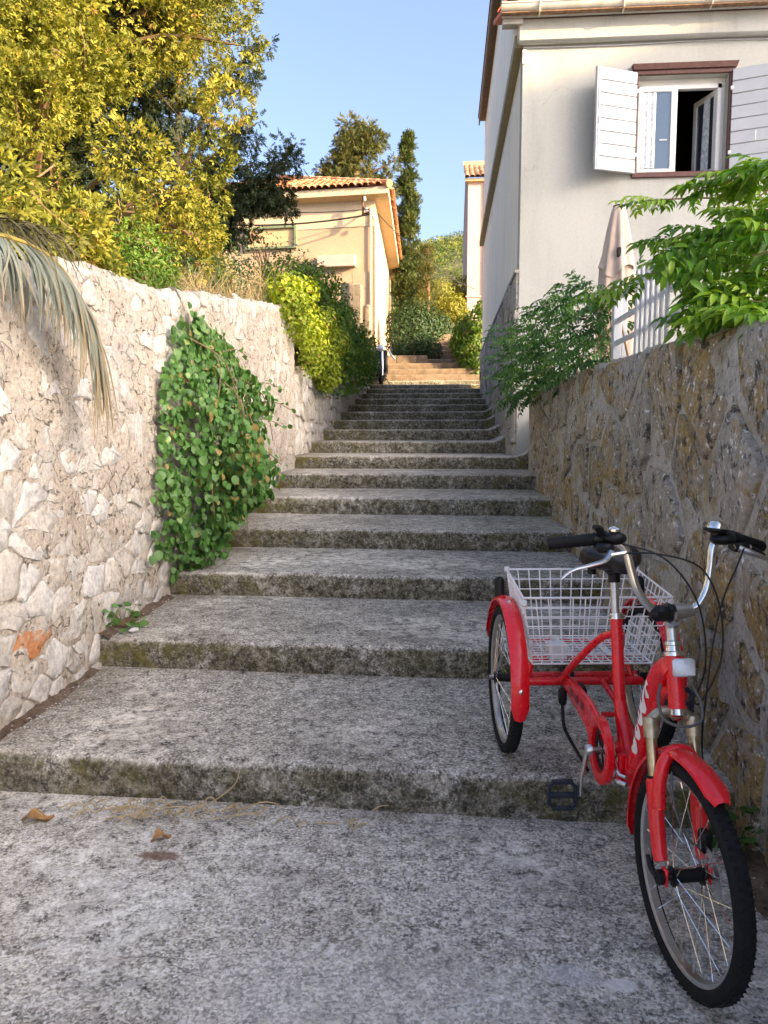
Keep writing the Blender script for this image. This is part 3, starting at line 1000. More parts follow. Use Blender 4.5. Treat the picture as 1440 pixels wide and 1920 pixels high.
b.add([(BK0.x, BK0.y, .7), (BK1.x, BK1.y, .7), (BK1.x, BK1.y, 9.2), (BK0.x, BK0.y, 9.2), (1.2, 19.9, .7), (1.2, 19.9, 9.2), (0.903, 19.99, .7), (0.903, 19.99, 9.2)], [(0, 1, 2, 3), (6, 0, 3, 7)])
b.add([(0.903, 9.99, 6.40), (0.903, 11.6, 6.40), (0.903, 11.6, 7.20), (1.2, 9.99, 6.40), (1.2, 11.6, 6.40), (1.2, 11.6, 7.20)], [(0, 2, 1), (3, 4, 5), (0, 3, 5, 2)])
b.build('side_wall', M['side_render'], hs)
b = MB(); b.box2((0.82, 9.90, 6.18), (9.6, 9.998, 6.47), 0.03); b.build('cornice', M['white_render'], hs)
b = MB(); b.box2((0.80, 10.02, 6.18), (0.901, 20.1, 6.32)); b.build('string_course', M['ochre_beam'], hs)
# lower front roof with its gutter
GY, GZ = 9.75, 6.535
rf = MB(); rf.add([(0.62, GY + .085, GZ), (9.7, GY + .085, GZ), (9.7, 11.6, 7.29), (0.62, 11.6, 7.29), (0.62, GY + .085, GZ - .06), (9.7, GY + .085, GZ - .06), (9.7, 11.6, 7.23), (0.62, 11.6, 7.23)],
                  [(0, 1, 2, 3), (7, 6, 5, 4), (0, 4, 5, 1), (1, 5, 6, 2), (2, 6, 7, 3), (3, 7, 4, 0)])
rf = rf.build('roof', M['bright_clay_tile'], hs)
tm = tile_mesh('roof_tile', 0.19, 0.42, M['bright_clay_tile'])
lay_tiles(rf, tm, (0.64, GY + .03, GZ - .005), (1, 0, 0), (0, 2.0, .81), 22, 4, 0.19, 0.36)
gt = MB()
prof = [(0.06 * math.cos(R(a)), 0.07 * math.sin(R(a))) for a in range(180, 361, 20)] + [(0.054 * math.cos(R(a)), 0.064 * math.sin(R(a))) for a in range(360, 179, -20)]
gt.prism([(p[0], p[1] * 1.2) for p in prof], (0.615, GY, GZ), (0, 1, 0), (0, 0, 1), 9.0)
gt.box2((0.615, GY - .068, GZ - .007), (9.60, GY - .056, GZ + .009))
gt = gt.build('gutter', M['zinc'], hs)
MB().box2((0.625, GY + .065, GZ - .10), (9.6, GY + .10, GZ - .062))  .build('fascia', M['white_render'], hs)
MB().box2((0.62, GY - .02, GZ - .094), (9.6, GY + .06, GZ - .084)).build('rust_line', M['rusty_zinc'], gt)
for x in (1.06, 2.03, 3.03, 4.0):
    q = MB(); q.tube([(x, GY - .066, GZ + .02), (x, GY - .072, GZ - .035), (x, GY - .045, GZ - .095), (x, GY + .03, GZ - .115), (x, GY + .08, GZ - .09)], 0.012, 5); q.box2((x - .012, GY - .07, GZ + .002), (x + .012, GY + .08, GZ + .018)); q.build('bracket', M['zinc'], gt)
b = MB(); b.box2((0.64, GY + .10, GZ - .16), (0.88, 9.98, GZ - .105)); b.build('soffit_board', M['zinc'], hs)
# main roof eave high on the left side
b = MB(); b.box2((0.77, 11.5, 9.12), (0.95, 19.9, 9.20)); b.box2((0.74, 11.5, 9.02), (0.77, 19.9, 9.20)); b.build('main_eave', M['brown_fascia'], hs)
b = MB(); b.add([(0.72, 11.4, 9.205), (9.6, 11.4, 9.205), (9.6, 15.6, 9.205), (0.72, 19.95, 9.205), (4.2, 13.6, 10.6)], [(0, 1, 4), (1, 2, 4), (2, 3, 4), (3, 0, 4)])
b.build('main_roof', M['clay_tile'], hs)
MB().tube(smooth_path([(0.9, 9.985, 6.16), (2.0, 9.985, 6.15), (3.2, 9.985, 6.165), (4.4, 9.985, 6.14), (6, 9.985, 6.16)], 6), .006, 6).build('facade_cable', M['white_paint'], hs)
# downpipe corner and bracket
MB().box2((0.895, 9.985, 5.98), (0.94, 10.0, 6.14)).build('corner_bracket', M['pvc_white'], hs)
# stone cladding along the foot of the side wall
pl = MB(); pl.box2((0.868, 10.02, 0.8), (0.902, 20.08, 3.50)); pl = pl.build('plinth', M['grey_mortar'], hs)
MB().box2((0.845, 10.0, 3.50), (0.902, 20.09, 3.54)).build('plinth_cap', M['cladding_stone'], pl)
stones(pl, lambda u, v, d: (0.868 - d, u, v), 10.0, 20.0, lambda u: stair_z(u) - .05, lambda u: 3.50, 0.50, 0.24, M['cladding_stone'], 0.012, lambda u, v: (.008, .03), 33)

# window with its shutters
wd = empty('window', (2.8, 10, 4.6)); wd.parent = hs; wd.location = Vector((0, 0, 0)); ORG[wd.name] = org(hs)
b = MB()
b.box2((2.235, 9.965, 4.600), (3.395, 10.02, 4.662), .006); b.box2((2.235, 9.966, 5.790), (3.395, 10.02, 5.842), .006)
b.box2((2.236, 9.968, 4.663), (2.284, 10.02, 5.789), .006); b.box2((3.346, 9.968, 4.663), (3.394, 10.02, 5.789), .006)
b.add([(2.20, 9.93, 5.905), (3.44, 9.93, 5.905), (3.42, 9.945, 5.843), (2.22, 9.945, 5.843), (2.20, 10.01, 5.905), (3.44, 10.01, 5.905), (3.42, 10.01, 5.843), (2.22, 10.01, 5.843)],
      [(0, 3, 2, 1), (0, 1, 5, 4), (2, 3, 7, 6), (0, 4, 7, 3), (1, 2, 6, 5)])
b.build('brown_surround', M['brown_paint'], wd)
b = MB()
f0, f1, h0, h1 = WX0 + .02, WX1 - .045, WZ0 + .004, WZ1 - .075
b.box2((f0, 10.09, h0), (f0 + .045, 10.16, h1)); b.box2((f1 - .045, 10.09, h0), (f1, 10.16, h1)); b.box2((f0, 10.09, h1 - .045), (f1, 10.16, h1)); b.box2((f0, 10.091, h0), (f1, 10.16, h0 + .03))
b.box2((WX0, 10.12, h1), (WX1, 10.2, WZ1)); b.box2((f1, 10.12, WZ0), (WX1, 10.2, h1))
b.build('frame', M['pvc_white'], wd)
b = MB(); s0, s1 = f0 + .005, f0 + .47
b.box2((s0, 10.06, h0 + .01), (s0 + .05, 10.10, h1 - .02), .006); b.box2((s1 - .075, 10.06, h0 + .01), (s1, 10.10, h1 - .02), .006)
b.box2((s0, 10.061, h0 + .01), (s1, 10.10, h0 + .06), .006); b.box2((s0, 10.061, h1 - .08), (s1, 10.10, h1 - .02), .006)
b.build('sash', M['pvc_white'], wd)
MB().box2((s0 + .05, 10.078, h0 + .06), (s1 - .075, 10.084, h1 - .08)).build('pane', M['window_glass'], wd)
MB().box2((s1 - .20, 10.066, 5.06), (s1 - .11, 10.078, 5.078)).build('sticker', M['white_paint'], wd)


def curtain(x0, x1, y, z0, z1, dirv=(1, 0)):
    U = np.linspace(x0, x1, 40); Z = np.linspace(z0, z1, 8)
    return U, Z


def curt(u, w):
    return np.stack([u, 10.0705 + .006 * np.sin(u * 95) + 0 * u, w], -1)


grid_mesh('curtain', np.linspace(s0 + .055, s0 + .215, 30), np.linspace(h0 + .07, h1 - .085, 6), curt, M['lace'], wd)
# right sash, swung into the room
ang = R(72); hx, hy = f1 - .05, 10.10
ux, uy = -math.cos(ang), math.sin(ang)
def sp(t, z, off=0.0): return (hx + ux * t + uy * off * 1.0, hy + uy * t - ux * off, z)
b = MB(); W_ = 0.46
for (t0, t1, z0, z1) in ((0, .06, h0 + .02, h1 - .05), (W_ - .06, W_, h0 + .02, h1 - .05), (.06, W_ - .06, h0 + .02, h0 + .08), (.06, W_ - .06, h1 - .11, h1 - .05)):
    vs = [sp(t, z, o) for o in (0, .045) for (t, z) in ((t0, z0), (t1, z0), (t1, z1), (t0, z1))]
    b.add(vs, [(0, 1, 2, 3), (7, 6, 5, 4), (0, 4, 5, 1), (1, 5, 6, 2), (2, 6, 7, 3), (3, 7, 4, 0)])
b.build('open_sash', M['pvc_white'], wd)
b = MB(); vs = [sp(t, z, .02) for (t, z) in ((.06, h0 + .08), (W_ - .06, h0 + .08), (W_ - .06, h1 - .11), (.06, h1 - .11))]
b.add(vs, [(0, 1, 2, 3)]); b.build('open_pane', M['window_glass'], wd)
b = MB(); b.add([sp(t, z, -.02) for (t, z) in ((.10, h0 + .05), (.25, h0 + .05), (.22, h1 - .10), (.10, h1 - .10))], [(0, 1, 2, 3)]); b.build('inner_curtain', M['lace'], wd)
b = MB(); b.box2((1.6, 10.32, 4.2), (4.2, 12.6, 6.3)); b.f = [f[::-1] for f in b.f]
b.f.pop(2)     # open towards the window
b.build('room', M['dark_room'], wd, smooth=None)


def shutter(hx, sgn, ang, w=0.56):
    r = empty('shutter', (0, 0, 0)); r.parent = hs; r.location = (0, 0, 0); ORG[r.name] = org(hs)
    d = Vector((sgn * math.cos(R(ang)), -math.sin(R(ang)), 0)); nrm = Vector((d.y, -d.x, 0)) * (1 if sgn > 0 else -1)
    m = Matrix((d, -nrm, Vector((0, 0, 1)))).transposed()
    o = Vector((hx, 9.955, 0)); z0, z1 = 4.655, 5.815
    n = 8; hh = (z1 - z0) / n
    for i in range(n):
        q = MB(); c = o + d * (w / 2) + Vector((0, 0, z0 + hh * (i + .5)))
        q.box(c, (w - .01, 0.028, hh - .009), m, .004); q.build('slat', M['white_paint'], r)
    q = MB(); q.box(o + d * (w / 2) - nrm * -.012 + Vector((0, 0, (z0 + z1) / 2)) + nrm * -.020, (w - .04, 0.012, z1 - z0 - .02), m); q.build('backing', M['white_paint'], r)
    q = MB(); q.box(o + d * (w - .035) + nrm * .019 + Vector((0, 0, (z0 + z1) / 2)), (.022, .010, z1 - z0 - .01), m); q.box(o + d * (w - .006) + Vector((0, 0, (z0 + z1) / 2)), (.012, .045, z1 - z0), m)
    q.box(o + d * (w / 2) + Vector((0, 0, z0 - .004)), (w, .04, .012), m); q.build('rim', M['white_paint'], r)
    hd = o + d * (w * .5) + nrm * .03
    MB().tube(smooth_path([hd + Vector((0, 0, 4.95)), hd + nrm * .03 + Vector((0, 0, 4.97)), hd + nrm * .03 + Vector((0, 0, 5.04)), hd + Vector((0, 0, 5.06))]), .005, 6).build('handle', M['white_wire'], r)
    for z in (4.86, 5.60):
        MB().box(o + d * .0 + Vector((0, 0, z)), (.03, .04, .04), m, .005).build('hinge', M['white_wire'], r)
    if sgn < 0:
        q = o + d * (w - .035) + nrm * .03
        MB().tube([q + Vector((0, 0, 5.16)), q + Vector((.008, 0, 5.20)), q + Vector((.0, 0, 5.24))], .006, 6).build('latch', M['brushed_alloy'], r)
    return r


shutter(2.262, -1, 22)
shutter(3.372, 1, 20)

# ------------------------------------------------------------------ cream house on the left
lh = empty('cream_house', (-5, 28, 3.4), 'cream roughcast house with a tiled hip roof at the top of the steps', 'house')
FA, FB, FC = Vector((-2.2, 24.0, 0)), Vector((-10.5, 24.9, 0)), Vector((-2.62, 37.5, 0))


def facq(a, b, z0, z1, n=None):
    return [(a.x, a.y, z0), (b.x, b.y, z0), (b.x, b.y, z1), (a.x, a.y, z1)]


fd = (FB - FA).normalized(); sd = (FC - FA).normalized(); fn_ = Vector((-fd.y, fd.x, 0)); fn_ = fn_ if fn_.y < 0 else -fn_
wl = MB(); wl.add(facq(FA, FB, 2.6, 7.75), [(0, 1, 2, 3)]); wl.add([(FB.x, FB.y, 2.6), (FB.x, 37.5, 2.6), (FB.x, 37.5, 8.8), (FB.x, FB.y, 8.8)], [(0, 1, 2, 3)])
wl.build('front_wall', M['roughcast'], lh, smooth=None)
MB().add([tuple(Vector(p) + fn_ * 0.02) for p in facq(FA, FB, 7.75, 8.60)], [(0, 1, 2, 3)]).build('frieze', M['smooth_cream'], lh, smooth=None)
MB().add([(FA.x + .002, FA.y - .02, 2.6), (FC.x, FC.y, 2.6), (FC.x, FC.y, 8.6), (FA.x + .002, FA.y - .02, 8.6)], [(0, 1, 2, 3)]).build('side_wall', M['smooth_cream'], lh, smooth=None)
# masonry blocks scored in the roughcast
for (t0, t1, z0, z1) in ((0.1, 1.3, 5.4, 5.9), (1.32, 2.5, 5.4, 5.9), (0.1, .7, 5.92, 6.4), (.72, 1.9, 5.92, 6.4), (1.92, 3.2, 5.92, 6.4)):
    q = MB(); a, c2 = FA + fd * t0, FA + fd * t1
    q.add([tuple(Vector(p) + fn_ * .018) for p in facq(a, c2, z0, z1)] + [tuple(Vector(p) - fn_ * .01) for p in facq(a, c2, z0, z1)], [(0, 1, 2, 3), (0, 4, 5, 1), (1, 5, 6, 2), (2, 6, 7, 3), (3, 7, 4, 0)])
    q.build('block', M['roughcast'], lh, smooth=None)
MB().tube([FA + Vector((-.12, -.05, 3.2)), FA + Vector((-.12, -.05, 8.3))], .025, 8).build('conduit', M['smooth_cream'], lh)
# window
wr = empty('window', (0, 0, 0)); wr.parent = lh; wr.location = (0, 0, 0); ORG[wr.name] = org(lh)
def fp(t, z, off): return tuple(FA + fd * t + fn_ * off + Vector((0, 0, z)))
T1, T2, Z1, Z2 = 2.45, 4.1, 7.20, 7.88
q = MB()
for (a, c2, z0, z1) in ((T1, T1 + .07, Z1, Z2), (T2 - .07, T2, Z1, Z2), (T1 + .07, T2 - .07, Z1, Z1 + .07), (T1 + .07, T2 - .07, Z2 - .07, Z2)):
    vs = [fp(t, z, o) for o in (.11, -.02) for (t, z) in ((a, z0), (c2, z0), (c2, z1), (a, z1))]
    q.add(vs, [(0, 1, 2, 3), (0, 4, 5, 1), (1, 5, 6, 2), (2, 6, 7, 3), (3, 7, 4, 0)])
q.build('frame', M['green_frame'], wr)
MB().add([fp(t, z, .03) for (t, z) in ((T1 + .07, Z1 + .07), (T2 - .07, Z1 + .07), (T2 - .07, Z2 - .07), (T1 + .07, Z2 - .07))], [(0, 1, 2, 3)]).build('blind', M['soffit_cream'], wr)
# wall box
q = MB(); vs = [fp(t, z, o) for o in (.24, -.02) for (t, z) in ((.58, 6.56), (1.75, 6.56), (1.75, 6.90), (.58, 6.90))]
q.add(vs, [(0, 1, 2, 3), (0, 4, 5, 1), (1, 5, 6, 2), (2, 6, 7, 3), (3, 7, 4, 0)]); q.build('wall_box', M['pink_render'], lh)
# eaves, hip roof
EZ = 8.78; ov = .45
E0 = FA + Vector((ov, -ov - .05, 0)); E1 = FB + fn_ * ov; E2 = FC + Vector((ov, .3, 0))
q = MB()
q.add([(E0.x, E0.y, EZ - .22), (E1.x, E1.y, EZ - .22), (FB.x, FB.y + .2, EZ - .30), (FA.x - .2, FA.y + .2, EZ - .30)], [(0, 1, 2, 3)])
q.add([(E0.x, E0.y, EZ - .22), (FA.x - .2, FA.y + .2, EZ - .30), (FC.x - .2, FC.y, EZ - .30), (E2.x, E2.y, EZ - .22)], [(0, 1, 2, 3)])
q.build('soffit', M['soffit_cream'], lh, smooth=None)
q = MB(); q.add([(E0.x, E0.y, EZ - .22), (E1.x, E1.y, EZ - .22), (E1.x, E1.y, EZ - .02), (E0.x, E0.y, EZ - .02)], [(0, 1, 2, 3)])
q.add([(E0.x, E0.y, EZ - .22), (E2.x, E2.y, EZ - .22), (E2.x, E2.y, EZ - .02), (E0.x, E0.y, EZ - .02)], [(3, 2, 1, 0)])
q.build('fascia', M['smooth_cream'], lh, smooth=None)
RZ = EZ + 1.75; PK0 = Vector((-6.0, 28.2, RZ)); PK1 = Vector((-6.4, 34, RZ)); pkl = Vector((-9, 28.5, RZ))
q = MB(); q.add([(E0.x, E0.y, EZ), (E1.x, E1.y, EZ), tuple(pkl), tuple(PK0), (E2.x, E2.y, EZ), tuple(PK1)], [(0, 1, 2, 3), (0, 3, 5, 4)])
lroof = q.build('roof', M['clay_tile'], lh, smooth=None)
tm = tile_mesh('roof_tile', 0.20, 0.44, M['clay_tile'])
ups_f = (Vector((PK0.x, PK0.y, RZ)) - Vector((PK0.x, E0.y + (E1.y - E0.y) * (PK0.x - E0.x) / (E1.x - E0.x), EZ)))
def keep_f(p):      # left of the hip line
    t = (p.y - E0.y) / (PK0.y - E0.y); return p.x < E0.x + (PK0.x - E0.x) * t + .08
lay_tiles(lroof, tm, (E0.x, E0.y - .05, EZ + .01), fd, ups_f, 27, 7, 0.20, 0.37, keep_f)
lay_tiles(lroof, tm, (E2.x + .04, E2.y, EZ + .01), (Vector((E0.x, E0.y, 0)) - Vector((E2.x, E2.y, 0))), Vector((-4.2, .4, 1.75)), 69, 1, 0.20, 0.37)
hip = [Vector((E0.x, E0.y, EZ + .05)).lerp(PK0 + Vector((0, 0, .05)), i / 12) for i in range(13)]
for i in range(12):
    MB().tube([hip[i] - (hip[1] - hip[0]) * .1, hip[i + 1]], [.12, .10], 8).build('hip_tile', M['clay_tile'], lroof)
# power bracket on the gable corner and its wires
pb = empty('power_bracket', tuple(FA + Vector((-.3, -.3, 8.3))), 'rusty power line bracket with insulators under the eave of the cream house', 'bracket')
q = MB(); c = FA + Vector((-.33, -.28, 0))
q.tube([c + Vector((0, 0, 8.65)), c + Vector((0, 0, 8.05))], .03, 8); q.tube([c + Vector((0, 0, 8.25)), c + Vector((.25, -.15, 8.0))], .03, 8); q.tube([c + Vector((-.05, .26, 8.1)), c + Vector((.25, -.2, 8.02))], .025, 6)
q.build('arm', M['rust_iron'], pb)
for (dx, dy, dz) in ((.06, -.1, 8.48), (.12, -.12, 8.15), (.25, -.2, 8.08), (.33, -.1, 7.95)):
    MB().lathe([(.03, 0), (.055, .03), (.03, .06), (.055, .09), (.02, .13)], c + Vector((dx, dy, dz - .1)), n=10).build('insulator', M['white_insulator'], pb)
cc = c + Vector((.2, -.15, 8.02))
def wire(name, a, b, sag, r, label):
    a = Vector(a); b = Vector(b); P = [a.lerp(b, t / 16) - Vector((0, 0, sag * 4 * (t / 16) * (1 - t / 16))) for t in range(17)]
    tag(MB().tube(P, r, 5).build(name, M['cable_black'], origin=tuple(a)), label, 'wire')
wire('power_wire', cc + Vector((0, 0, .1)), (-7.5, 22.6, 8.1), .15, .014, 'upper thin wire running left from the bracket on the cream house')
wire('power_wire', cc + Vector((0, 0, -.05)), (-7.5, 22.8, 7.65), .18, .026, 'thick lower wire running left from the bracket on the cream house')
wire('power_wire', cc + Vector((.25, .1, 0)), (1.2, 33.8, 7.6), .3, .014, 'wire crossing from the cream house bracket to the pink house')

# ------------------------------------------------------------------ pink house far up the steps
ph = empty('pink_house', (4, 38, 4), 'pale pink house with old roof tiles far up the steps', 'house')
b = MB(); b.box2((0.86, 34, 3.5), (7, 44, 12.1)); b.build('wall', M['pink_render'], ph)
MB().box2((0.80, 33.96, 7.30), (1.9, 34.0, 7.36)).build('string_course', M['pink_render'], ph)
MB().box2((0.74, 33.80, 12.06), (7, 34.05, 12.16)).build('eave_board', M['soffit_cream'], ph)
q = MB(); q.add([(0.72, 33.75, 12.18), (7.2, 33.75, 12.18), (7.2, 39, 14.6), (0.72, 39, 14.6)], [(0, 1, 2, 3)]); q.add([(0.86, 34, 12.1), (0.86, 44, 12.1), (0.86, 39, 14.5)], [(0, 1, 2)]); pr = q.build('roof', M['old_clay_tile'], ph, smooth=None)
tm = tile_mesh('roof_tile', 0.22, 0.46, M['old_clay_tile'])
lay_tiles(pr, tm, (0.70, 33.72, 12.19), (1, 0, 0), (0, 5.25, 2.42), 7, 9, 0.22, 0.38)
MB().tube([(1.62, 33.93, 4), (1.62, 33.93, 12.0)], .05, 8).build('downpipe', M['pvc_white'], ph)
q = MB(); q.box2((1.75, 33.97, 8.0), (2.6, 34.0, 9.4)); q.build('shutter', M['white_paint'], ph)

# wall with the hanging vine on the right of the upper steps, planter, gate post
vw = MB(); vw.box2((0.46, 22.75, 2.4), (1.9, 27.5, 4.75), .05)
tag(vw.build('garden_wall', M['sun_step'], origin=(1.1, 25, 2.4)), 'ochre garden wall end under the sunlit vine by the upper steps', 'wall')
pw = empty('planter', (-1.2, 23.4, 3.5), 'low sandstone planter edge below the dark shrubs at the top', 'planter')
for i in range(4):
    MB().box2((-1.80 + .31 * i, 23.25, 3.5), (-1.80 + .31 * i + .302, 23.42, 3.80), .012).build('block', M['sun_step'], pw)
MB().box2((-1.8, 23.42, 3.5), (-.58, 24.4, 3.74)).build('bed', M['soil'], pw)
gp = MB(); gp.box2((-2.98, 22.0, 3.2), (-2.38, 22.45, 5.70), .05)
tag(gp.build('gate_post', M['old_post'], origin=(-2.7, 22.2, 3.2)), 'tall grey brown stone post in front of the cream house', 'post')
gp = MB(); gp.box2((-2.34, 22.1, 3.2), (-2.16, 22.4, 5.12), .04)
tag(gp.build('gate_post', M['old_post'], origin=(-2.25, 22.2, 3.2)), 'short narrow stone post beside the tall grey post', 'post')

# ------------------------------------------------------------------ added sun blocker outside the frame, its profile shaped to shade the lower steps
nb = empty('shade_blocker', (35, -18, 0), 'added unseen block to the right that shades the lower steps', 'house')
S2 = Vector((math.sin(SUN_AZ), -math.cos(SUN_AZ), 0)); Q2 = Vector((math.cos(SUN_AZ), math.sin(SUN_AZ), 0)); TE = math.tan(SUN_EL)


def sq(s, q, z): return tuple(S2 * s + Q2 * q + Vector((0, 0, z)))


def block(q0, q1, za, zb, s0, s1, name, mat, zl=-.2):
    """za, zb: height at q0 / q1 of the edge, referred to s = 0"""
    a, c2 = za + TE * s0, zb + TE * s0
    q = MB(); q.add([sq(s0, q0, zl), sq(s0, q1, zl), sq(s1, q1, zl), sq(s1, q0, zl), sq(s0, q0, a), sq(s0, q1, c2), sq(s1, q1, c2), sq(s1, q0, a)],
                    [(0, 1, 5, 4), (1, 2, 6, 5), (2, 3, 7, 6), (3, 0, 4, 7), (4, 5, 6, 7), (3, 2, 1, 0)])
    return q.build(name, mat, nb, smooth=None)


qh = Q2.dot(Vector((.9, 10, 0)))           # sheet through the corner of the white house
sh = S2.dot(Vector((.9, 10, 0)))
block(-1.8, 2.0, 3.85, 3.85, 40, 50, 'low_blocker', M['blocker_render'])
block(2.0, qh - 1.2, 3.85, 5.15, 40, 50, 'sloping_blocker', M['blocker_render'])
block(qh - 1.2, qh - .35, 4.65, 4.65, 40, 50, 'link_blocker', M['blocker_render'])
block(qh - .35, qh + 5, 5.72 - TE * sh, 5.75 - TE * sh, 40, 50, 'tall_blocker', M['blocker_render'])
# ================================================================== the red tricycle
tk = empty('cargo_tricycle', (0.60, 2.7, 0.0), 'red cargo tricycle with a white wire basket parked across the bottom step', 'tricycle')


def L(a, f, z): return Vector((.553 + a * .995 + f * .104, 3.2 + a * .104 - f * .995, z))


LAT = Vector((.995, .104, 0)); FWD = Vector((.104, -.995, 0)); UP = Vector((0, 0, 1))
TYRE = [(-.020, -.017), (-.008, -.0255), (.006, -.024), (.016, -.014), (.0195, 0), (.016, .014), (.006, .024), (-.008, .0255), (-.020, .017)]


def wheel(name, c, axis, R0=0.283, nsp=28, hubm='black_plastic', hubr=.018, hubw=.045):
    """tyre, rim, hub and spokes under one wheel part"""
    w = empty(name, (0, 0, 0)); w.parent = tk; w.location = (0, 0, 0); ORG[w.name] = org(tk)
    c = Vector(c); ax = Vector(axis).normalized()
    MB().ring(c, ax, R0, TYRE, 72).build('tyre', M['tyre_rubber'], w, smooth=60)
    # tread blocks
    x = (UP - ax * UP.dot(ax)).normalized(); y = ax.cross(x); q = MB()
    for k in range(84):
        a = 2 * math.pi * k / 84; d = x * math.cos(a) + y * math.sin(a); t = -x * math.sin(a) + y * math.cos(a)
        for s_ in (-1, 1):
            m = Matrix(((t + ax * s_ * .6).normalized(), ax, d)).transposed()
            q.box(c + d * (R0 + .0165) + ax * (s_ * .0105), (.012, .013, .004), m)
    q.build('tread', M['tyre_rubber'], w, smooth=None)
    MB().ring(c, ax, R0 - .026, [(-.005, -.011), (.003, -.0150), (.009, -.0160), (.009, .0160), (.003, .0150), (-.005, .011)], 72).build('rim', M['brushed_alloy'], w)
    q = MB(); q.lathe([(.008, -hubw - .012), (.010, -hubw), (hubr * 1.5, -hubw + .002), (hubr * 1.5, -hubw + .007), (hubr, -hubw + .010), (hubr, hubw - .010), (hubr * 1.5, hubw - .007), (hubr * 1.5, hubw - .002), (.010, hubw), (.008, hubw + .012)], c, ax, 16)
    q.build('hub', M[hubm], w)
    q = MB()
    for k in range(nsp):
        s_ = 1 if k % 2 else -1
        a = 2 * math.pi * k / nsp; b2 = a + (0.55 if (k // 2) % 2 else -0.55)
        p0 = c + ax * (s_ * (hubw - .005)) + (x * math.cos(b2) + y * math.sin(b2)) * hubr * 1.4
        p1 = c + (x * math.cos(a) + y * math.sin(a)) * (R0 - .040)
        q.tube([p0, p1], .0013, 4, False)
        d = (p1 - p0).normalized(); q.tube([p1 - d * .014, p1 + d * .003], .0024, 5)
    q.build('spokes', M['chrome'], w)
    return w


FA_Z = .485
TH = R(10); WD = Vector((math.sin(TH), -math.cos(TH), 0)); WA = Vector((math.cos(TH), math.sin(TH), 0))
HUB = Vector((.662, 2.035, .305))
fw_ = wheel('front_wheel', HUB, WA)
wl_ = wheel('rear_wheel', L(-.30, 0, FA_Z - .005), LAT)
wr_ = wheel('rear_wheel', L(.30, 0, FA_Z - .005), LAT)
# disc rotor and caliper at the front hub
q = MB(); q.ring(HUB + WA * .052, WA, .070, [(-.012, -.001), (.012, -.001), (.012, .001), (-.012, .001)], 30)
for k in range(5):
    a = k * 1.2566; d = UP * math.cos(a) + WD * math.sin(a); q.box(HUB + WA * .052 + d * .038, (.05, .008, .002), Matrix((d, d.cross(WA), WA)).transposed())
q.build('brake_disc', M['brushed_alloy'], fw_)
MB().box(HUB + WA * .058 + UP * .085 - WD * .02, (.03, .04, .06), Matrix((WA, -WD, UP)).transposed(), .006).build('brake_caliper', M['black_plastic'], tk)
q = MB(); q.lathe([(.012, 0), (.020, .004), (.020, .018), (.010, .024)], HUB - WA * .088, WA, 12); q.tube([HUB - WA * .085, HUB - WA * .088 - WD * .03 + UP * .01, HUB - WA * .080 - WD * .07 + UP * .022], [.008, .009, .006], 8); q.build('quick_release', M['black_plastic'], tk)

# steering: axis through the head tube
HT0, HT1 = L(0, 1.032, .722), L(0, .992, .862)
SA = (HT1 - HT0).normalized()
q = MB(); q.tube([HT0, HT1], .0235, 18); q.build('head_tube', M['red_paint'], tk)
MB().lathe([(.020, -.022), (.026, -.016), (.0245, 0)], HT0, SA, 18).build('lower_headset', M['chrome'], tk)
q = MB(); q.lathe([(.0245, 0), (.029, .002), (.029, .012), (.022, .016), (.020, .030), (.023, .032), (.023, .042), (.017, .046)], HT1, SA, 18)
q.build('upper_headset', M['chrome'], tk)
CL = HT1 + SA * .125
q = MB(); q.tube([HT1 + SA * .03, CL], .0165, 14); q.tube([CL - SA * .035, CL - SA * .02 + WD * .012], .02, 12); q.build('stem', M['brushed_alloy'], tk)
q = MB(); q.box(CL + WA * -.030 + WD * .004, (.065, .046, .044), Matrix((WA, -WD, UP)).transposed(), .012)
q.box(CL + WA * -.005, (.022, .052, .056), Matrix((WA, -WD, UP)).transposed(), .01); q.build('bar_clamp', M['black_plastic'], tk)
MB().tube([CL + WA * .010 + UP * .002, CL + WA * .030 + UP * .003, CL + WA * .065 + UP * .004], [.024, .022, .0165], 14).build('clamp_sleeve', M['brushed_alloy'], tk)

# handlebar
def HB(a, f, z): return CL + WA * a + WD * f + UP * z
barL = smooth_path([HB(0, 0, 0), HB(-.055, 0, .012), HB(-.098, -.005, .065), HB(-.118, -.012, .130), HB(-.134, -.018, .185), HB(-.172, -.026, .211), HB(-.225, -.035, .213)], 6)
barR = smooth_path([HB(.03, 0, .003), HB(.075, 0, .012), HB(.108, -.005, .06), HB(.122, -.012, .125), HB(.132, -.02, .190), HB(.165, -.035, .215), HB(.215, -.06, .205)], 6)
hb = MB(); hb.tube(barL, .0125, 12); hb.tube(barR, .0125, 12); hb = hb.build('handlebar', M['chrome'], tk)
GL0, GL1 = HB(-.222, -.035, .213), HB(-.352, -.055, .198)
GR0, GR1 = HB(.235, -.07, .202), HB(.345, -.125, .170)
for a, c in ((GL0, GL1), (GR0, GR1)):
    d = (c - a); n = 14
    MB().tube([a.lerp(c, t / n) for t in range(n + 1)], [.0175 + (.0012 if t % 2 else 0) for t in range(n + 1)], 14).build('grip', M['black_rubber'], hb)
    a2 = a - d.normalized() * .018
    q = MB(); q.tube([a2 - d.normalized() * .02, a2 + d.normalized() * .016], .021, 12); q.box(a2 + WD * .03 - UP * .022, (.05, .05, .026), Matrix((WA, -WD, UP)).transposed(), .008)
    q.build('lever_mount', M['black_plastic'], hb)
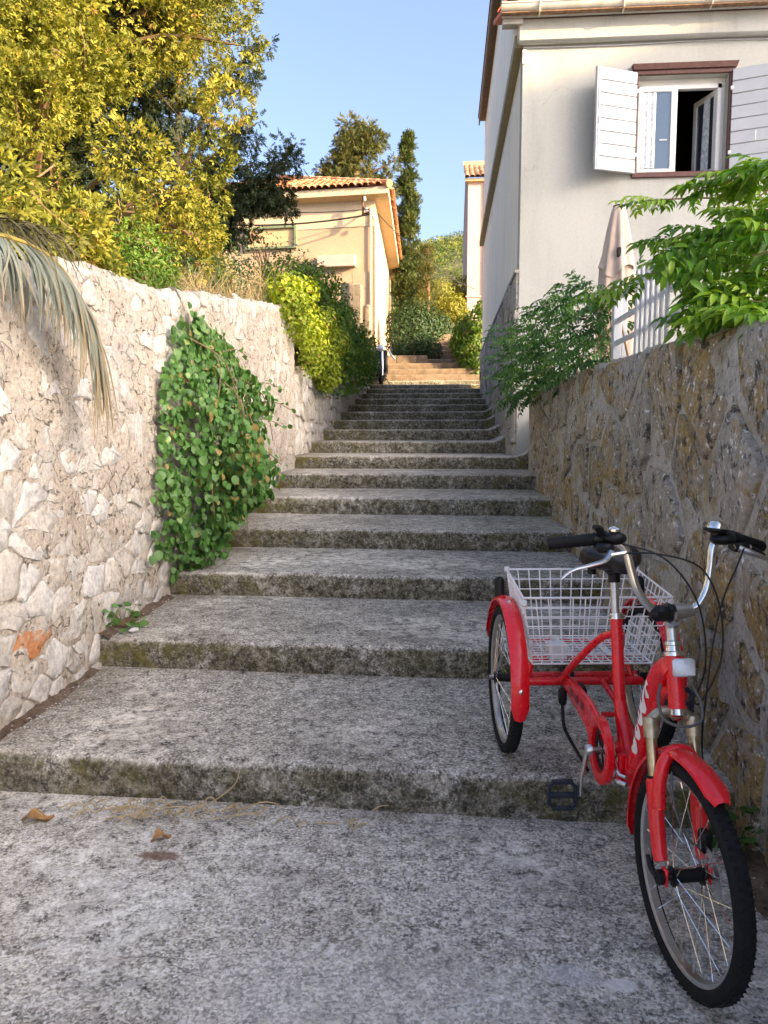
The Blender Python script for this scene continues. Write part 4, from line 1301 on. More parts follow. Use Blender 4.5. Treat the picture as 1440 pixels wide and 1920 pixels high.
# brake levers
q = MB(); p = HB(-.205, .025, .185)
q.tube(smooth_path([p + WA * .012, p - WA * .015 - UP * .022 + WD * .02, p - WA * .065 - UP * .034 + WD * .03, p - WA * .11 - UP * .045 + WD * .032, p - WA * .142 - UP * .070 + WD * .03], 4), [.011, .010, .0075, .006, .005], 8, flat=.7); q.build('brake_lever', M['brushed_alloy'], hb)
MB().tube([p + WA * .004 - UP * .006 + WD * .02, p + WA * .045 + WD * .02], [.006, .006], 8).build('barrel_adjuster', M['chrome'], hb)
q = MB(); p = HB(.215, -.03, .185)
q.tube(smooth_path([p - WA * .01 + WD * .02, p + WA * .04 + WD * .035 - UP * .02, p + WA * .11 - UP * .045], 4), [.010, .008, .005], 8); q.build('brake_lever', M['brushed_alloy'], hb)
MB().tube([p + WD * .01 - WA * .02, p + WD * .015 + WA * .03], .008, 8).build('barrel_adjuster', M['chrome'], hb)
MB().ball(HB(.105, -.01, .212) + WA * .05, .03, 12, (1.3, .9, .6)).build('bar_joint', M['black_plastic'], hb)
MB().tube([HB(.26, -.06, .175), HB(.325, -.08, .150)], [.016, .009], 8).build('shifter', M['black_plastic'], hb)
# bell, gear shifter, small lamp
q = MB(); q.lathe([(.014, -.030), (.016, -.012), (.036, -.006), (.037, .0), (.03, .002)], HB(.140, -.02, .240), (0.1, .1, 1), 18); bl = q.build('bell', M['black_plastic'], hb)
MB().lathe([(.029, 0), (.027, .010), (.018, .019), (.006, .023), (0.0005, .0235)], HB(.140, -.02, .242), (0.1, .1, 1), 18).build('bell_dome', M['chrome'], bl)
q = MB(); q.ball(HB(-.170, -.012, .218), .027, 12, (1.35, .9, .75)); q.tube(smooth_path([HB(-.205, -.02, .225), HB(-.215, -.01, .246), HB(-.235, .0, .252)], 3), [.013, .011, .008], 8); q.build('gear_shifter', M['black_plastic'], hb)
MB().ball(HB(-.170, -.012, .242), .017, 10, (1.1, 1, .6)).build('shifter_cap', M['chrome'], hb)

# fork: crown, stanchions, lowers, arch
fk = empty('suspension_fork', (0, 0, 0)); fk.parent = tk; fk.location = (0, 0, 0); ORG[fk.name] = org(tk)
FL = .062
def FK(a, h, f=0.0):          # a across, h up along the steering direction above the hub, f forward
    return HUB + WA * a + SA * h + WD * (f - .030)
CRH = (HT0 - HUB).dot(SA) - .035
q = MB(); q.tube(smooth_path([FK(-FL, CRH - .030), FK(-FL * .98, CRH - .008), FK(-FL * .55, CRH + .014), FK(0, CRH + .020), FK(FL * .55, CRH + .014), FK(FL * .98, CRH - .008), FK(FL, CRH - .030)], 5), .0155, 12, flat=1.1)
for s_ in (-1, 1): q.lathe([(.020, -.05), (.021, -.02), (.020, .005), (.014, .006)], FK(s_ * FL, CRH), SA, 16)
q.tube([FK(0, CRH + .01), HT0 - SA * .01], .018, 12)
q.build('crown', M['rusty_crown'], fk)
for s_ in (-1, 1):
    MB().tube([FK(s_ * FL, .215), FK(s_ * FL, CRH - .03)], .0155, 14).build('stanchion', M['gold_stanchion'], fk)
    q = MB(); q.tube([FK(s_ * FL, .03, .012), FK(s_ * FL, .05, .004), FK(s_ * FL, .10), FK(s_ * FL, .235)], [.018, .0205, .0215, .0225], 16); q.tube([FK(s_ * FL, .235), FK(s_ * FL, .243)], [.0225, .019], 16)
    q.box(HUB + WA * (s_ * .062), (.010, .028, .05), Matrix((WA, -WD, UP)).transposed(), .004); q.build('lower_leg', M['red_paint'], fk)
    MB().tube([FK(s_ * FL, .241), FK(s_ * FL, .250)], .0185, 14).build('dust_seal', M['black_rubber'], fk)
q = MB(); q.tube(smooth_path([FK(-FL, .17, .02), FK(-FL * .95, .235, .024), FK(-FL * .72, .292, .03), FK(-.02, .325, .034), FK(.02, .325, .034), FK(FL * .72, .292, .03), FK(FL * .95, .235, .024), FK(FL, .17, .02)], 5), .0165, 10, flat=1.15)
q.build('arch', M['red_paint'], fk)
MB().lathe([(.009, 0), (.009, .004), (.005, .006)], FK(0, .325, .052), WD, 12).build('arch_bolt', M['chrome'], fk)


# mudguards
def guard(name, c, ax, R0, a0, a1, w, mat, fwdv):
    """arc of a mudguard; angles measured from straight forward, up positive"""
    prof = [(-.006, -w), (.004, -w), (.010, -w * .7), (.016, 0), (.010, w * .7), (.004, w), (-.006, w), (-.003, w * .96), (.008, w * .66), (.0135, 0), (.008, -w * .66), (-.003, -w * .96)]
    q = MB(); c = Vector(c); n = 44; vs = []; fs = []; m = len(prof)
    for k in range(n + 1):
        a = R(a0 + (a1 - a0) * k / n); d = fwdv * math.cos(a) + UP * math.sin(a)
        sc = 1.0
        e = min(k, n - k) / 2.0
        if e < 1: sc = .6 + .4 * e
        for dr, da in prof: vs.append(c + d * (R0 + dr) + ax * (da * sc))
    for k in range(n):
        for j in range(m): fs.append((k * m + j, k * m + (j + 1) % m, (k + 1) * m + (j + 1) % m, (k + 1) * m + j))
    fs.append(list(range(m))); fs.append([n * m + j for j in range(m)][::-1])
    q.add(vs, fs); return q.build(name, mat, tk, smooth=50)


guard('front_mudguard', HUB, WA, .322, 60, 190, .032, M['red_paint'], WD)
for (cx, s_) in ((-.30, -1), (.30, 1)):
    mg = guard('rear_mudguard', L(cx, 0, FA_Z), LAT, .325, -12, 165, .034, M['red_paint'], FWD)
    for a in (8, 78):
        d = FWD * math.cos(R(a)) + UP * math.sin(R(a))
        MB().lathe([(.009, 0), (.009, .003), (.004, .006)], L(cx, 0, FA_Z) + d * .340, d, 10).build('bolt', M['chrome'], mg)
    MB().tube([L(cx + s_ * .048, 0, FA_Z), L(cx + s_ * .066, 0, FA_Z)], .012, 6).build('axle_nut', M['chrome'], tk)
    q = MB(); q.tube([L(cx - .01, -.09, FA_Z + .32), L(cx - .01, -.10, FA_Z + .385)], .022, 12); q.ball(L(cx - .01, -.10, FA_Z + .385), .022, 12); q.build('rear_lamp', M['black_plastic'], tk)
    MB().tube([L(cx + s_ * .04, 0, FA_Z), L(cx + s_ * .042, .22, FA_Z + .22)], .003, 5).build('mudguard_stay', M['chrome'], tk)

# frame
q = MB()
q.tube(smooth_path([L(0, 1.006, .812), L(0, .975, .822), L(0, .925, .795), L(0, .868, .722), L(0, .826, .612), L(0, .786, .505), L(0, .735, .425), L(0, .70, .395)], 6), [.030, .034, .036, .035, .034, .034, .036, .036], 18, flat=1.0)
q.build('main_tube', M['red_paint'], tk)
q = MB(); q.tube(smooth_path([L(0, 1.006, .765), L(0, .955, .748), L(0, .90, .70), L(0, .868, .655)], 5), .016, 12); q.build('lower_brace', M['red_paint'], tk)
q = MB(); q.tube([L(0, .486, .852), L(0, .522, .70), L(0, .562, .545)], .0205, 18); q.tube(smooth_path([L(0, .556, .57), L(0, .60, .50), L(0, .65, .43), L(0, .70, .395)], 4), [.022, .024, .026, .03], 16)
q.tube([L(0, .56, .55), L(0, .61, .43)], .0205, 16)
q.build('seat_tube', M['red_paint'], tk)
q = MB(); q.box(L(0, .705, .40), (.075, .085, .10), Matrix((LAT, FWD, UP)).transposed(), .012); q.tube([L(-.045, .715, .36), L(-.045, .715, .45)], .012, 10); q.build('fold_hinge', M['red_paint'], tk)
q = MB(); q.tube(smooth_path([L(-.055, .66, .49), L(-.062, .69, .45), L(-.062, .735, .40), L(-.045, .765, .395)], 4), .006, 8); q.tube(smooth_path([L(-.055, .715, .385), L(-.066, .74, .375), L(-.045, .77, .372)], 4), .008, 8); q.build('hinge_lever', M['chrome'], tk)
q = MB(); q.lathe([(.026, -.05), (.026, .05)], L(0, .615, .425), LAT, 16); q.build('bottom_bracket', M['red_paint'], tk)
q = MB()
q.tube([L(-.05, .59, .43), L(-.07, .42, .47), L(-.075, .13, .50)], .0125, 10); q.tube([L(.05, .59, .43), L(.07, .42, .47), L(.075, .13, .50)], .0125, 10)
q.tube([L(-.02, .42, .475), L(.05, .42, .475)], .010, 8)
q.build('chain_stay', M['red_paint'], tk)
for s_ in (-1, 1):
    MB().tube(smooth_path([L(s_ * .012, .500, .80), L(s_ * .04, .43, .76), L(s_ * .085, .27, .62), L(s_ * .10, .15, .52)], 5), .0135, 12).build('seat_stay', M['red_paint'], tk)
q = MB(); q.tube([L(-.262, 0, FA_Z), L(.262, 0, FA_Z)], .019, 14); q.tube([L(-.24, .10, FA_Z + .01), L(.24, .10, FA_Z + .01)], .017, 12)
for s_ in (-1, 1):
    q.tube([L(s_ * .235, .10, FA_Z + .01), L(s_ * .235, 0, FA_Z)], .017, 10); q.tube([L(s_ * .22, .06, FA_Z), L(s_ * .19, .04, FA_Z + .09)], .012, 8)
q.tube([L(-.19, .06, FA_Z + .095), L(.19, .06, FA_Z + .095)], .011, 8); q.tube([L(-.19, -.20, FA_Z + .095), L(.19, -.20, FA_Z + .095)], .011, 8)
for s_ in (-1, 1): q.tube([L(s_ * .19, .06, FA_Z + .095), L(s_ * .19, -.20, FA_Z + .095)], .011, 8)
q.build('rear_axle_frame', M['red_paint'], tk)
q = MB(); q.tube([L(-.275, 0, FA_Z), L(.275, 0, FA_Z)], .011, 10); q.build('axle', M['black_plastic'], tk)
q = MB(); q.lathe([(.052, -.004), (.055, 0), (.052, .004)], L(-.06, .02, FA_Z), LAT, 24); q.lathe([(.030, -.012), (.030, .012)], L(-.03, .02, FA_Z), LAT, 18); q.box(L(-.03, .16, FA_Z - .03), (.05, .08, .09), None, .01); q.build('rear_sprocket', M['black_plastic'], tk)
q = MB(); q.box(L(-.10, .17, .455), (.03, .05, .06), None, .008); q.tube(smooth_path([L(-.10, .17, .44), L(-.105, .22, .36), L(-.10, .30, .33), L(-.095, .52, .31)], 4), .007, 6); q.build('derailleur', M['black_plastic'], tk)
MB().tube([L(.16, .02, FA_Z - .01), L(.16, .03, FA_Z - .19)], .004, 6).build('stand_rod', M['chrome'], tk)

# chain guard: long plate with a ring round the chainwheel
CG = L(-.085, .625, .430)
def cg(f, z, off=0.0): return L(-.085 + off, .625 + f, .430 + z)
outer = []; 
for a in range(-100, 101, 10): outer.append((.112 * math.cos(R(a)) + .0, .112 * math.sin(R(a))))
outer = [(x, y) for x, y in outer]
outer += [(-.10, .115), (-.25, .112), (-.40, .118), (-.455, .105), (-.46, .075), (-.40, .055), (-.25, .035), (-.13, .02), (-.10, -.02), (-.075, -.07)]
inner = [(.078 * math.cos(R(a)), .078 * math.sin(R(a))) for a in range(-180, 180, 12)]
q = MB(); no, ni = len(outer), len(inner)
q.ring(CG, LAT, .095, [(-.019, -.010), (.0, -.014), (.019, -.010), (.019, .010), (.0, .014), (-.019, .010)], 48)
q.build('chain_guard', M['red_paint'], tk)
q = MB()
pl_ = [(-.070, .085), (-.02, .108), (.02, .108), (-.12, .118), (-.30, .116), (-.44, .110), (-.462, .09), (-.45, .066), (-.30, .050), (-.15, .040), (-.085, .045)]
pl_ = [(-.040, .100), (-.12, .118), (-.30, .118), (-.44, .110), (-.462, .090), (-.45, .066), (-.30, .046), (-.16, .026), (-.098, .0), (-.085, .05)]
vs = [cg(f, z, -.010) for f, z in pl_] + [cg(f, z, .010) for f, z in pl_]; n = len(pl_)
q.add(vs, [list(range(n)), list(range(n, 2 * n))[::-1]] + [(k, n + k, n + (k + 1) % n, (k + 1) % n) for k in range(n)])
q.tube([cg(f, z) for f, z in pl_[0:5]], .010, 8); q.tube([cg(f, z) for f, z in pl_[5:9]], .010, 8)
cgp = q.build('chain_cover', M['red_paint'], tk)
for f in (-.34, -.27, -.20):
    vs = [cg(f + a, .082 + .012 * b - a * .05, -.0125) for a, b in ((-.022, -1), (.022, -1), (.022, 1), (-.022, 1))]
    MB().add(vs, [(0, 1, 2, 3)]).build('vent_slot', M['dark_red_paint'], cgp)
q = MB(); q.ring(CG + LAT * .004, LAT, .062, [(-.010, -.002), (.010, -.002), (.010, .002), (-.010, .002)], 36)
for k in range(5):
    a = k * 1.2566 + .3; d = UP * math.cos(a) + FWD * math.sin(a); q.box(CG + d * .035 + LAT * .004, (.06, .012, .004), Matrix((d, d.cross(LAT), LAT)).transposed())
q.build('chainwheel', M['black_plastic'], tk)
q = MB(); q.tube([cg(.0, .0, -.035), cg(0, 0, .14)], .010, 10); q.lathe([(.016, 0), (.019, .004), (.019, .02), (.012, .024)], cg(0, 0, -.052), LAT, 14); q.build('crank_axle', M['brushed_alloy'], tk)
for s_, off in ((1, -.045), (-1, .175)):
    a0 = cg(0, .012 * s_, off); a1 = cg(-.010 * s_, -.165 * s_, off - .018 * s_)
    MB().tube([a0, a0.lerp(a1, .15), a0.lerp(a1, .6) - LAT * .006 * s_, a1], [.016, .0125, .0105, .0115], 12, flat=.65).build('crank', M['brushed_alloy'], tk)
    pc = a1 - LAT * (.062 * s_)
    pd = MB(); pm = Matrix.Rotation(R(-6), 3, 'X') @ Matrix((LAT, FWD, UP)).transposed()
    mm = Matrix((LAT, (FWD * -.10 + UP * .99).normalized(), (FWD * .99 + UP * .10).normalized())).transposed()
    for (u, v, su, sv) in ((0, .045, .074, .016), (0, -.045, .074, .016), (.046, 0, .014, .070), (-.046, 0, .014, .070), (0, 0, .090, .020)):
        pd.box(pc + mm @ Vector((u, v, 0)), (su, sv, .018), mm, .004)
    for (u, v, r_) in ((.040, .034, -45), (-.040, .034, 45), (.040, -.034, 45), (-.040, -.034, -45)):
        pd.box(pc + mm @ Vector((u, v, 0)), (.030, .012, .017), mm @ Matrix.Rotation(R(r_), 3, 'Z'), .003)
    pd.tube([a1, pc], .007, 8)
    pd.build('pedal', M['navy_plastic'], tk)

# saddle and post
q = MB(); q.tube([L(0, .482, .84), L(0, .452, .985)], .0140, 14); q.build('seat_post', M['brushed_alloy'], tk)
q = MB(); q.lathe([(.019, -.012), (.026, -.010), (.026, .010), (.019, .012)], L(0, .484, .858), (L(0, .452, .985) - L(0, .482, .84)), 14); q.tube([L(-.03, .495, .86), L(.028, .495, .862)], .006, 8); q.build('seat_clamp', M['chrome'], tk)
q = MB(); q.tube([L(0, .455, .972), L(0, .447, 1.012)], .021, 12); q.box(L(0, .44, 1.012), (.05, .06, .03), None, .008)
for s_ in (-1, 1): q.tube(smooth_path([L(s_ * .02, .55, 1.03), L(s_ * .022, .46, 1.01), L(s_ * .022, .40, 1.01), L(s_ * .05, .34, 1.03)], 3), .0045, 6); q.lathe([(.016, 0), (.016, .045)], L(s_ * .05, .35, .985), UP, 10)
q.build('saddle_rails', M['black_plastic'], tk)


def saddle(u, w):
    """u along (0 rear .. 1 nose), w around"""
    half = np.interp(u, [0, .06, .2, .38, .55, .75, .93, 1.0], [.045, .093, .108, .100, .066, .040, .030, .010])
    topz = np.interp(u, [0, .08, .25, .5, .8, .95, 1.0], [.012, .032, .036, .020, .014, .006, -.012])
    botz = np.interp(u, [0, .1, .3, .6, .95, 1.0], [-.030, -.050, -.052, -.040, -.036, -.026])
    a = w * 2 * np.pi
    ca, sa = np.cos(a), np.sin(a)
    x = half * np.sign(ca) * np.abs(ca) ** .65
    z = np.where(sa > 0, topz * np.abs(sa) ** .7 - .010 * np.cos(a) ** 6 * 0, botz * np.abs(sa) ** .6)
    z = z - 0.008 * np.exp(-(x / .018) ** 2) * (sa > 0) * (u < .7)
    f = .335 + u * .275
    P = np.stack([.553 + x * .995 + f * .104, 3.2 + x * .104 - f * .995, 1.062 + z], -1)
    return P


sd_ = grid_mesh('saddle', np.linspace(0, 1, 30), np.linspace(0, 1, 33), saddle, M['black_leather'], tk)
tx = bpy.data.curves.new('saddle_lettering', 'FONT'); tx.body = 'TENT'; tx.size = .017; tx.align_x = 'CENTER'; tx.extrude = .0006
to = bpy.data.objects.new('saddle_lettering', tx); COL.objects.link(to); to.parent = sd_
tm_ = Matrix((LAT, UP, -LAT.cross(UP) * -1)).transposed().to_4x4(); tm_ = Matrix((LAT, UP, LAT.cross(UP))).transposed().to_4x4()
tm_.translation = L(.012, .6135, 1.034) - org(tk); tx.materials.append(M['letter_white'])
bpy.context.view_layer.update()
tme = bpy.data.meshes.new_from_object(to.evaluated_get(bpy.context.evaluated_depsgraph_get())); bpy.data.objects.remove(to)
tme.name = 'saddle_lettering'; link_mesh('saddle_lettering', tme, sd_).matrix_local = tm_

# white reflector on the head tube, maker's lettering on the main tube
q = MB(); q.box(HT1 - SA * .020 + WD * .040 + WA * .010, (.066, .016, .050), Matrix((WA, -WD, SA)).transposed(), .006); rf_ = q.build('reflector', M['reflector_clear'], tk)
MB().box(HT1 - SA * .018 + WD * .028 + WA * .006, (.012, .02, .012), Matrix((WA, -WD, SA)).transposed()).build('reflector_mount', M['white_plastic'], rf_)
tube_c = smooth_path([L(0, .925, .795), L(0, .868, .722), L(0, .826, .612), L(0, .786, .505), L(0, .735, .425)], 10)
glyphs = [  # (along 0..1 from the bottom, across in degrees round the tube), outlines of the five slanted white letters
    [(.00, 20), (.01, 38), (.07, 42), (.17, 30), (.21, 10), (.15, 6), (.11, 14), (.08, 8), (.03, 8)],
    [(.22, 18), (.22, 38), (.27, 42), (.36, 30), (.40, 14), (.36, 8), (.33, 22), (.30, 20), (.34, 2), (.29, 2)],
    [(.41, 18), (.41, 36), (.45, 40), (.55, 30), (.64, 6), (.60, 4), (.54, 22), (.52, 20), (.55, 0), (.51, 0), (.46, 20), (.46, 4)],
    [(.57, 24), (.58, 42), (.64, 44), (.76, 22), (.90, 6), (.88, 2), (.75, 10), (.68, 20), (.67, 18), (.70, 0), (.65, 4)],
    [(.78, 32), (.80, 44), (.84, 40), (.91, 18), (.98, 16), (1.0, 24), (1.02, 0), (.98, 2), (.91, 6), (.84, 22)]]
q = MB()
A0, A1 = 31, 6
def on_tube(t, deg):
    i = A0 + (A1 - A0) * t; k = int(max(0, min(len(tube_c) - 2, math.floor(i)))); p = tube_c[k].lerp(tube_c[k + 1], i - k); d = (tube_c[k] - tube_c[k + 1]).normalized()
    # frame: outwards towards the rider's right flank (-LAT) and round to the front
    fr = d.cross(LAT).normalized(); fr = fr if fr.dot(FWD) > 0 else -fr
    a = R(-10 + deg * 1.25); return p + (-LAT * math.cos(a) + fr * math.sin(a)) * .0372
for gl in glyphs:
    c = (sum(x for x, _ in gl) / len(gl), sum(y for _, y in gl) / len(gl))
    q.add([on_tube(*p) for p in gl], [list(range(len(gl)))])
q.build('maker_lettering', M['letter_white'], tk)

# wire basket
BT = [(-.275, .225, .868), (.305, .225, .868), (.335, -.26, .893), (-.250, -.26, .893)]       # rim: lat, fwd, z
BB_ = [(-.222, .175, .592), (.252, .175, .592), (.262, -.20, .592), (-.215, -.20, .592)]
bt = [L(*p) for p in BT]; bb = [L(*p) for p in BB_]
bk = MB(); wr0 = .0027
def lerp4(a, b, n): return [a.lerp(b, i / n) for i in range(n + 1)]
for i in range(4):
    j = (i + 1) % 4; n = 12 if i % 2 == 0 else 10
    T_, B_ = lerp4(bt[i], bt[j], n), lerp4(bb[i], bb[j], n)
    for a, c in zip(T_[:-1], B_[:-1]): bk.tube([a, c], wr0, 5, False)
    for r_ in range(1, 7):
        t = r_ / 7; bk.tube([bt[i].lerp(bb[i], t), bt[j].lerp(bb[j], t)], wr0, 5, False)
for a, c in zip(lerp4(bb[0], bb[1], 12), lerp4(bb[3], bb[2], 12)): bk.tube([a, c], wr0, 5, False)
for a, c in zip(lerp4(bb[0], bb[3], 10), lerp4(bb[1], bb[2], 10)): bk.tube([a, c], wr0, 5, False)
bko = bk.build('basket', M['white_wire'], tk)
q = MB()
for ring_ in (bt, bb):
    for i in range(4): q.tube([ring_[i], ring_[(i + 1) % 4]], .0042, 7)
q.build('basket_rim', M['white_wire'], bko)
for p in (bt[0].lerp(bb[0], .08), bt[1].lerp(bb[1], .08), bt[2], bt[3], bb[0].lerp(bt[0], .3), bb[1].lerp(bt[1], .3)):
    MB().box(p, (.022, .018, .026), None, .004).build('clip', M['white_plastic'], bko)
q = MB(); q.box(L(-.11, .10, .625), (.075, .06, .065), Matrix((LAT, FWD, UP)).transposed(), .004); q.build('bracket_box', M['white_plastic'], bko)
MB().box(L(-.055, -.02, .607), (.030, .28, .008), Matrix((LAT, FWD, UP)).transposed(), .003).build('mount_strap', M['white_plastic'], bko)
MB().box(L(.11, -.02, .607), (.030, .28, .008), Matrix((LAT, FWD, UP)).transposed(), .003).build('mount_strap', M['white_plastic'], bko)

# cables
def cable(pts, r=.0028, m='cable_black', name='cable'): MB().tube(smooth_path(pts, 8), r, 6).build(name, M[m], tk)
cable([HB(-.155, .0, .205), HB(-.06, .05, .175), HB(.01, .075, .10), HB(.055, .08, .0), HB(.075, .07, -.14), HB(.055, .05, -.24), L(.01, 1.03, .735), L(-.03, .96, .70)])
cable([HB(-.165, .02, .180), HB(-.07, .07, .183), HB(.04, .09, .145), HB(.10, .09, .03), HB(.115, .08, -.12), HB(.07, .06, -.25), L(.03, 1.04, .75), HB(-.02, .05, -.30), L(-.02, .93, .68)])
cable([HB(.215, .0, .185), HB(.16, .06, .14), HB(.115, .08, .06), HB(.085, .09, -.06), HB(.075, .085, -.2), HB(.075, .07, -.32), HB(.09, .05, -.42), FK(.085, .25, .02), FK(.08, .12, .0)])
cable([L(-.045, 1.02, .79), L(-.062, 1.05, .755), L(-.050, 1.07, .705), L(.0, 1.085, .690), L(.052, 1.07, .70), L(.062, 1.04, .745), L(.045, 1.02, .785)], .0045, 'cable_grey', 'lock_cable')
cable([FK(-.02, .30, .04), FK(-.035, .25, .05), FK(-.028, .17, .055), FK(.005, .10, .05), FK(.05, .075, .04), FK(.075, .085, .02)], .0035, 'cable_grey', 'brake_hose')
# ================================================================== plants
def unit(A): return A / (np.linalg.norm(A, axis=-1, keepdims=True) + 1e-9)


def frames(D, N):
    y = unit(D); z = N - y * np.sum(N * y, -1, keepdims=True); z = unit(z); x = np.cross(y, z)
    return np.stack([x, y, z], -1)          # columns


def scatter(name, tmpl, pos, D, N, sc, mat, parent, tint, kind=None):
    tv, tf = tmpl
    pos = np.asarray(pos, float); n = len(pos)
    Rm = frames(np.asarray(D, float), np.asarray(N, float))
    sc = np.broadcast_to(np.asarray(sc, float), (n,))
    V = pos[:, None, :] + np.einsum('nij,kj->nki', Rm, tv) * sc[:, None, None]
    F = tf[None] + (np.arange(n) * len(tv))[:, None, None]
    o3 = np.array(org(parent))
    me = np_mesh(name, V.reshape(-1, 3) - o3, F.reshape(-1, tf.shape[1]), mat, np.repeat(np.asarray(tint), len(tv)))
    me.shade_smooth()
    o = link_mesh(name, me, parent)
    if kind: o['kind'] = kind
    return o


def leaf_tmpl(w=.8, fold=.10, curl=.12, pts=((.0, .0), (.18, .33), (.45, .5), (.75, .36), (1.0, 0.0))):
    vs = []; 
    for t, hw in pts:
        vs.append((-hw * w, t, fold * hw * 2 - curl * t * t)); vs.append((0, t, -curl * t * t)); vs.append((hw * w, t, fold * hw * 2 - curl * t * t))
    fs = []
    for i in range(len(pts) - 1):
        a = i * 3; fs += [(a, a + 1, a + 4, a + 3), (a + 1, a + 2, a + 5, a + 4)]
    return np.array(vs, float), np.array(fs, int)


ROUND = leaf_tmpl(.92, .12, .15, ((0, .08), (.12, .36), (.42, .50), (.75, .38), (1.0, .05)))
LANCE = leaf_tmpl(.46, .12, .25, ((0, .02), (.22, .40), (.5, .46), (.78, .24), (1.0, 0.01)))
IVY = leaf_tmpl(.85, .10, .2, ((0, .06), (.25, .50), (.6, .34), (1.0, .02)))
SIMPLE = leaf_tmpl(.7, .1, .15, ((0, .03), (.45, .5), (1.0, .02)))


def sprig_tmpl():
    vs = []; fs = []
    def dia(p, d, L_, w, nz):
        p = np.array(p, float); d = np.array(d, float); d /= np.linalg.norm(d); s = np.cross(d, nz); s /= np.linalg.norm(s)
        o = len(vs); vs.extend([p, p + d * L_ * .5 + s * w, p + d * L_, p + d * L_ * .5 - s * w]); fs.append((o, o + 1, o + 2, o + 3))
    for i, t in enumerate((.08, .26, .44, .60, .74)):
        for s in (-1, 1):
            dia((0, t, 0), (s * .75, .75, .25 * (1 if i % 2 else -1)), .38 - .25 * t * .8, .055, (0.2 * s, 0, 1))
    dia((0, .0, 0), (0, 1, .05), 1.0, .05, (0, .1, 1)); dia((0, .1, 0), (0, 1, .0), .9, .05, (1, 0, .1))
    return np.array(vs), np.array(fs)


SPRIG = sprig_tmpl()
def fan_tmpl():
    vs = []; fs = []
    for i, a in enumerate((-48, 2, 50)):
        d = np.array([math.sin(R(a)), math.cos(R(a)), .18 * (1 if i % 2 else -1)]); L_ = (.75, 1.0, .75)[i]; s_ = np.array([d[1], -d[0], .3]) * .15
        o = len(vs); b = np.array([0, .0, 0]); vs.extend([b, b + d * L_ * .55 + s_, b + d * L_, b + d * L_ * .55 - s_]); fs.append((o, o + 1, o + 2, o + 3))
    return np.array(vs), np.array(fs)


FAN = fan_tmpl()
QUAD = (np.array([(0, 0, 0), (.4, .5, .05), (0, 1, 0), (-.4, .5, .05)]), np.array([(0, 1, 2, 3)]))
BLADE = (np.array([(-.007, 0, 0), (.007, 0, 0), (.006, .35, .02), (-.006, .35, .02), (.004, .7, .10), (-.004, .7, .10), (.001, 1, .26), (-.001, 1, .26)]), np.array([(0, 1, 2, 3), (3, 2, 4, 5), (5, 4, 6, 7)]))


def rnd_dir(n): return unit(rng.normal(size=(n, 3)))


def clumps(centres, radii, per, droop=.25, shell=.55, squash=(1, 1, .85), up=0.0):
    """points and directions of sprigs in many small drooping clumps"""
    P = []; D = []; T = []
    for c, r in zip(centres, radii):
        n = max(8, int(per * (r / .5) ** 2))
        d = rnd_dir(n); rr = r * rng.uniform(shell, 1.05, n)
        q = d * rr[:, None] * np.array(squash)
        P.append(np.array(c) + q)
        D.append(unit(d * .8 + rng.normal(size=(n, 3)) * .35 + np.array([0, 0, -droop + up])))
        T.append(np.clip(rng.normal(rng.uniform(.3, .7), .2, n), 0, 1))
    return np.concatenate(P), np.concatenate(D), np.concatenate(T)


def pxX(px, Y): return (px - 836) / 1442 * Y


# ------------------------------------------------------------------ golden conifer on the left
ct = empty('conifer_tree', (-4.7, 9.3, 2.9), 'large golden sunlit conifer rising behind the left wall', 'tree')
C_ = []; Rr = []
cen = np.array([-4.9, 9.3, 5.7]); rad = np.array([2.25, 2.1, 3.6])
tries = 0
while len(C_) < 112 and tries < 20000:
    tries += 1
    d = rnd_dir(1)[0]; k = rng.uniform(.42, 1.0) ** .5
    p = cen + d * rad * k
    if p[2] < 3.2 or p[2] > 9.0: continue
    if p[0] > pxX(420, p[1]): continue
    nz = vnoise(p[None] * 1.0, .62, 77)[0]
    if nz < .06: continue            # holes
    C_.append(p); Rr.append(rng.uniform(.34, .66))
# lower fringe hanging towards the wall
for (x, y, z, r) in ((-2.6, 8.2, 3.6, .26), (-2.65, 8.5, 4.0, .32), (-2.85, 8.0, 3.9, .32), (-2.66, 8.1, 3.25, .2), (-3.1, 7.6, 4.2, .38), (-3.05, 7.2, 3.5, .28), (-2.6, 8.6, 4.5, .30), (-2.42, 8.7, 5.1, .30),
                     (-2.30, 8.8, 5.75, .28), (-2.38, 8.8, 6.2, .32), (-2.55, 9, 6.6, .4), (-4.0, 7.2, 3.9, .5), (-3.9, 7.0, 4.5, .5), (-3.85, 7.0, 5.1, .45), (-4.4, 6.9, 4.6, .5), (-4.3, 6.8, 5.2, .5), (-4.0, 7.1, 5.6, .42), (-4.6, 7, 5.9, .5), (-4.7, 6.6, 4.0, .45)):
    C_.append(np.array([x, y, z])); Rr.append(r)
for i in range(26):                      # low golden growth along the top of the wall
    y = rng.uniform(3.9, 6.1); C_.append(np.array([rng.uniform(-3.1, -2.45), y, np.interp(y, LT_Y, LT_Z) + rng.uniform(.12, .55)])); Rr.append(rng.uniform(.16, .27))
P, D, T = clumps(C_, Rr, 1000, .22, .72)
scatter('crown', FAN, P, D, rnd_dir(len(P)), rng.uniform(.042, .082, len(P)), M['conifer_gold'], ct, T)
n = 5200          # growth deep in the crown, its shade put in as dark leaf colour
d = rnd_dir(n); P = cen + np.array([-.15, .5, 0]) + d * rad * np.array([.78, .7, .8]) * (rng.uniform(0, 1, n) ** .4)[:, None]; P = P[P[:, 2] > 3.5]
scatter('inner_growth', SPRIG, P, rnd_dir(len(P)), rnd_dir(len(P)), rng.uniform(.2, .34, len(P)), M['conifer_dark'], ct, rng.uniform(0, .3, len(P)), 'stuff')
q = MB()
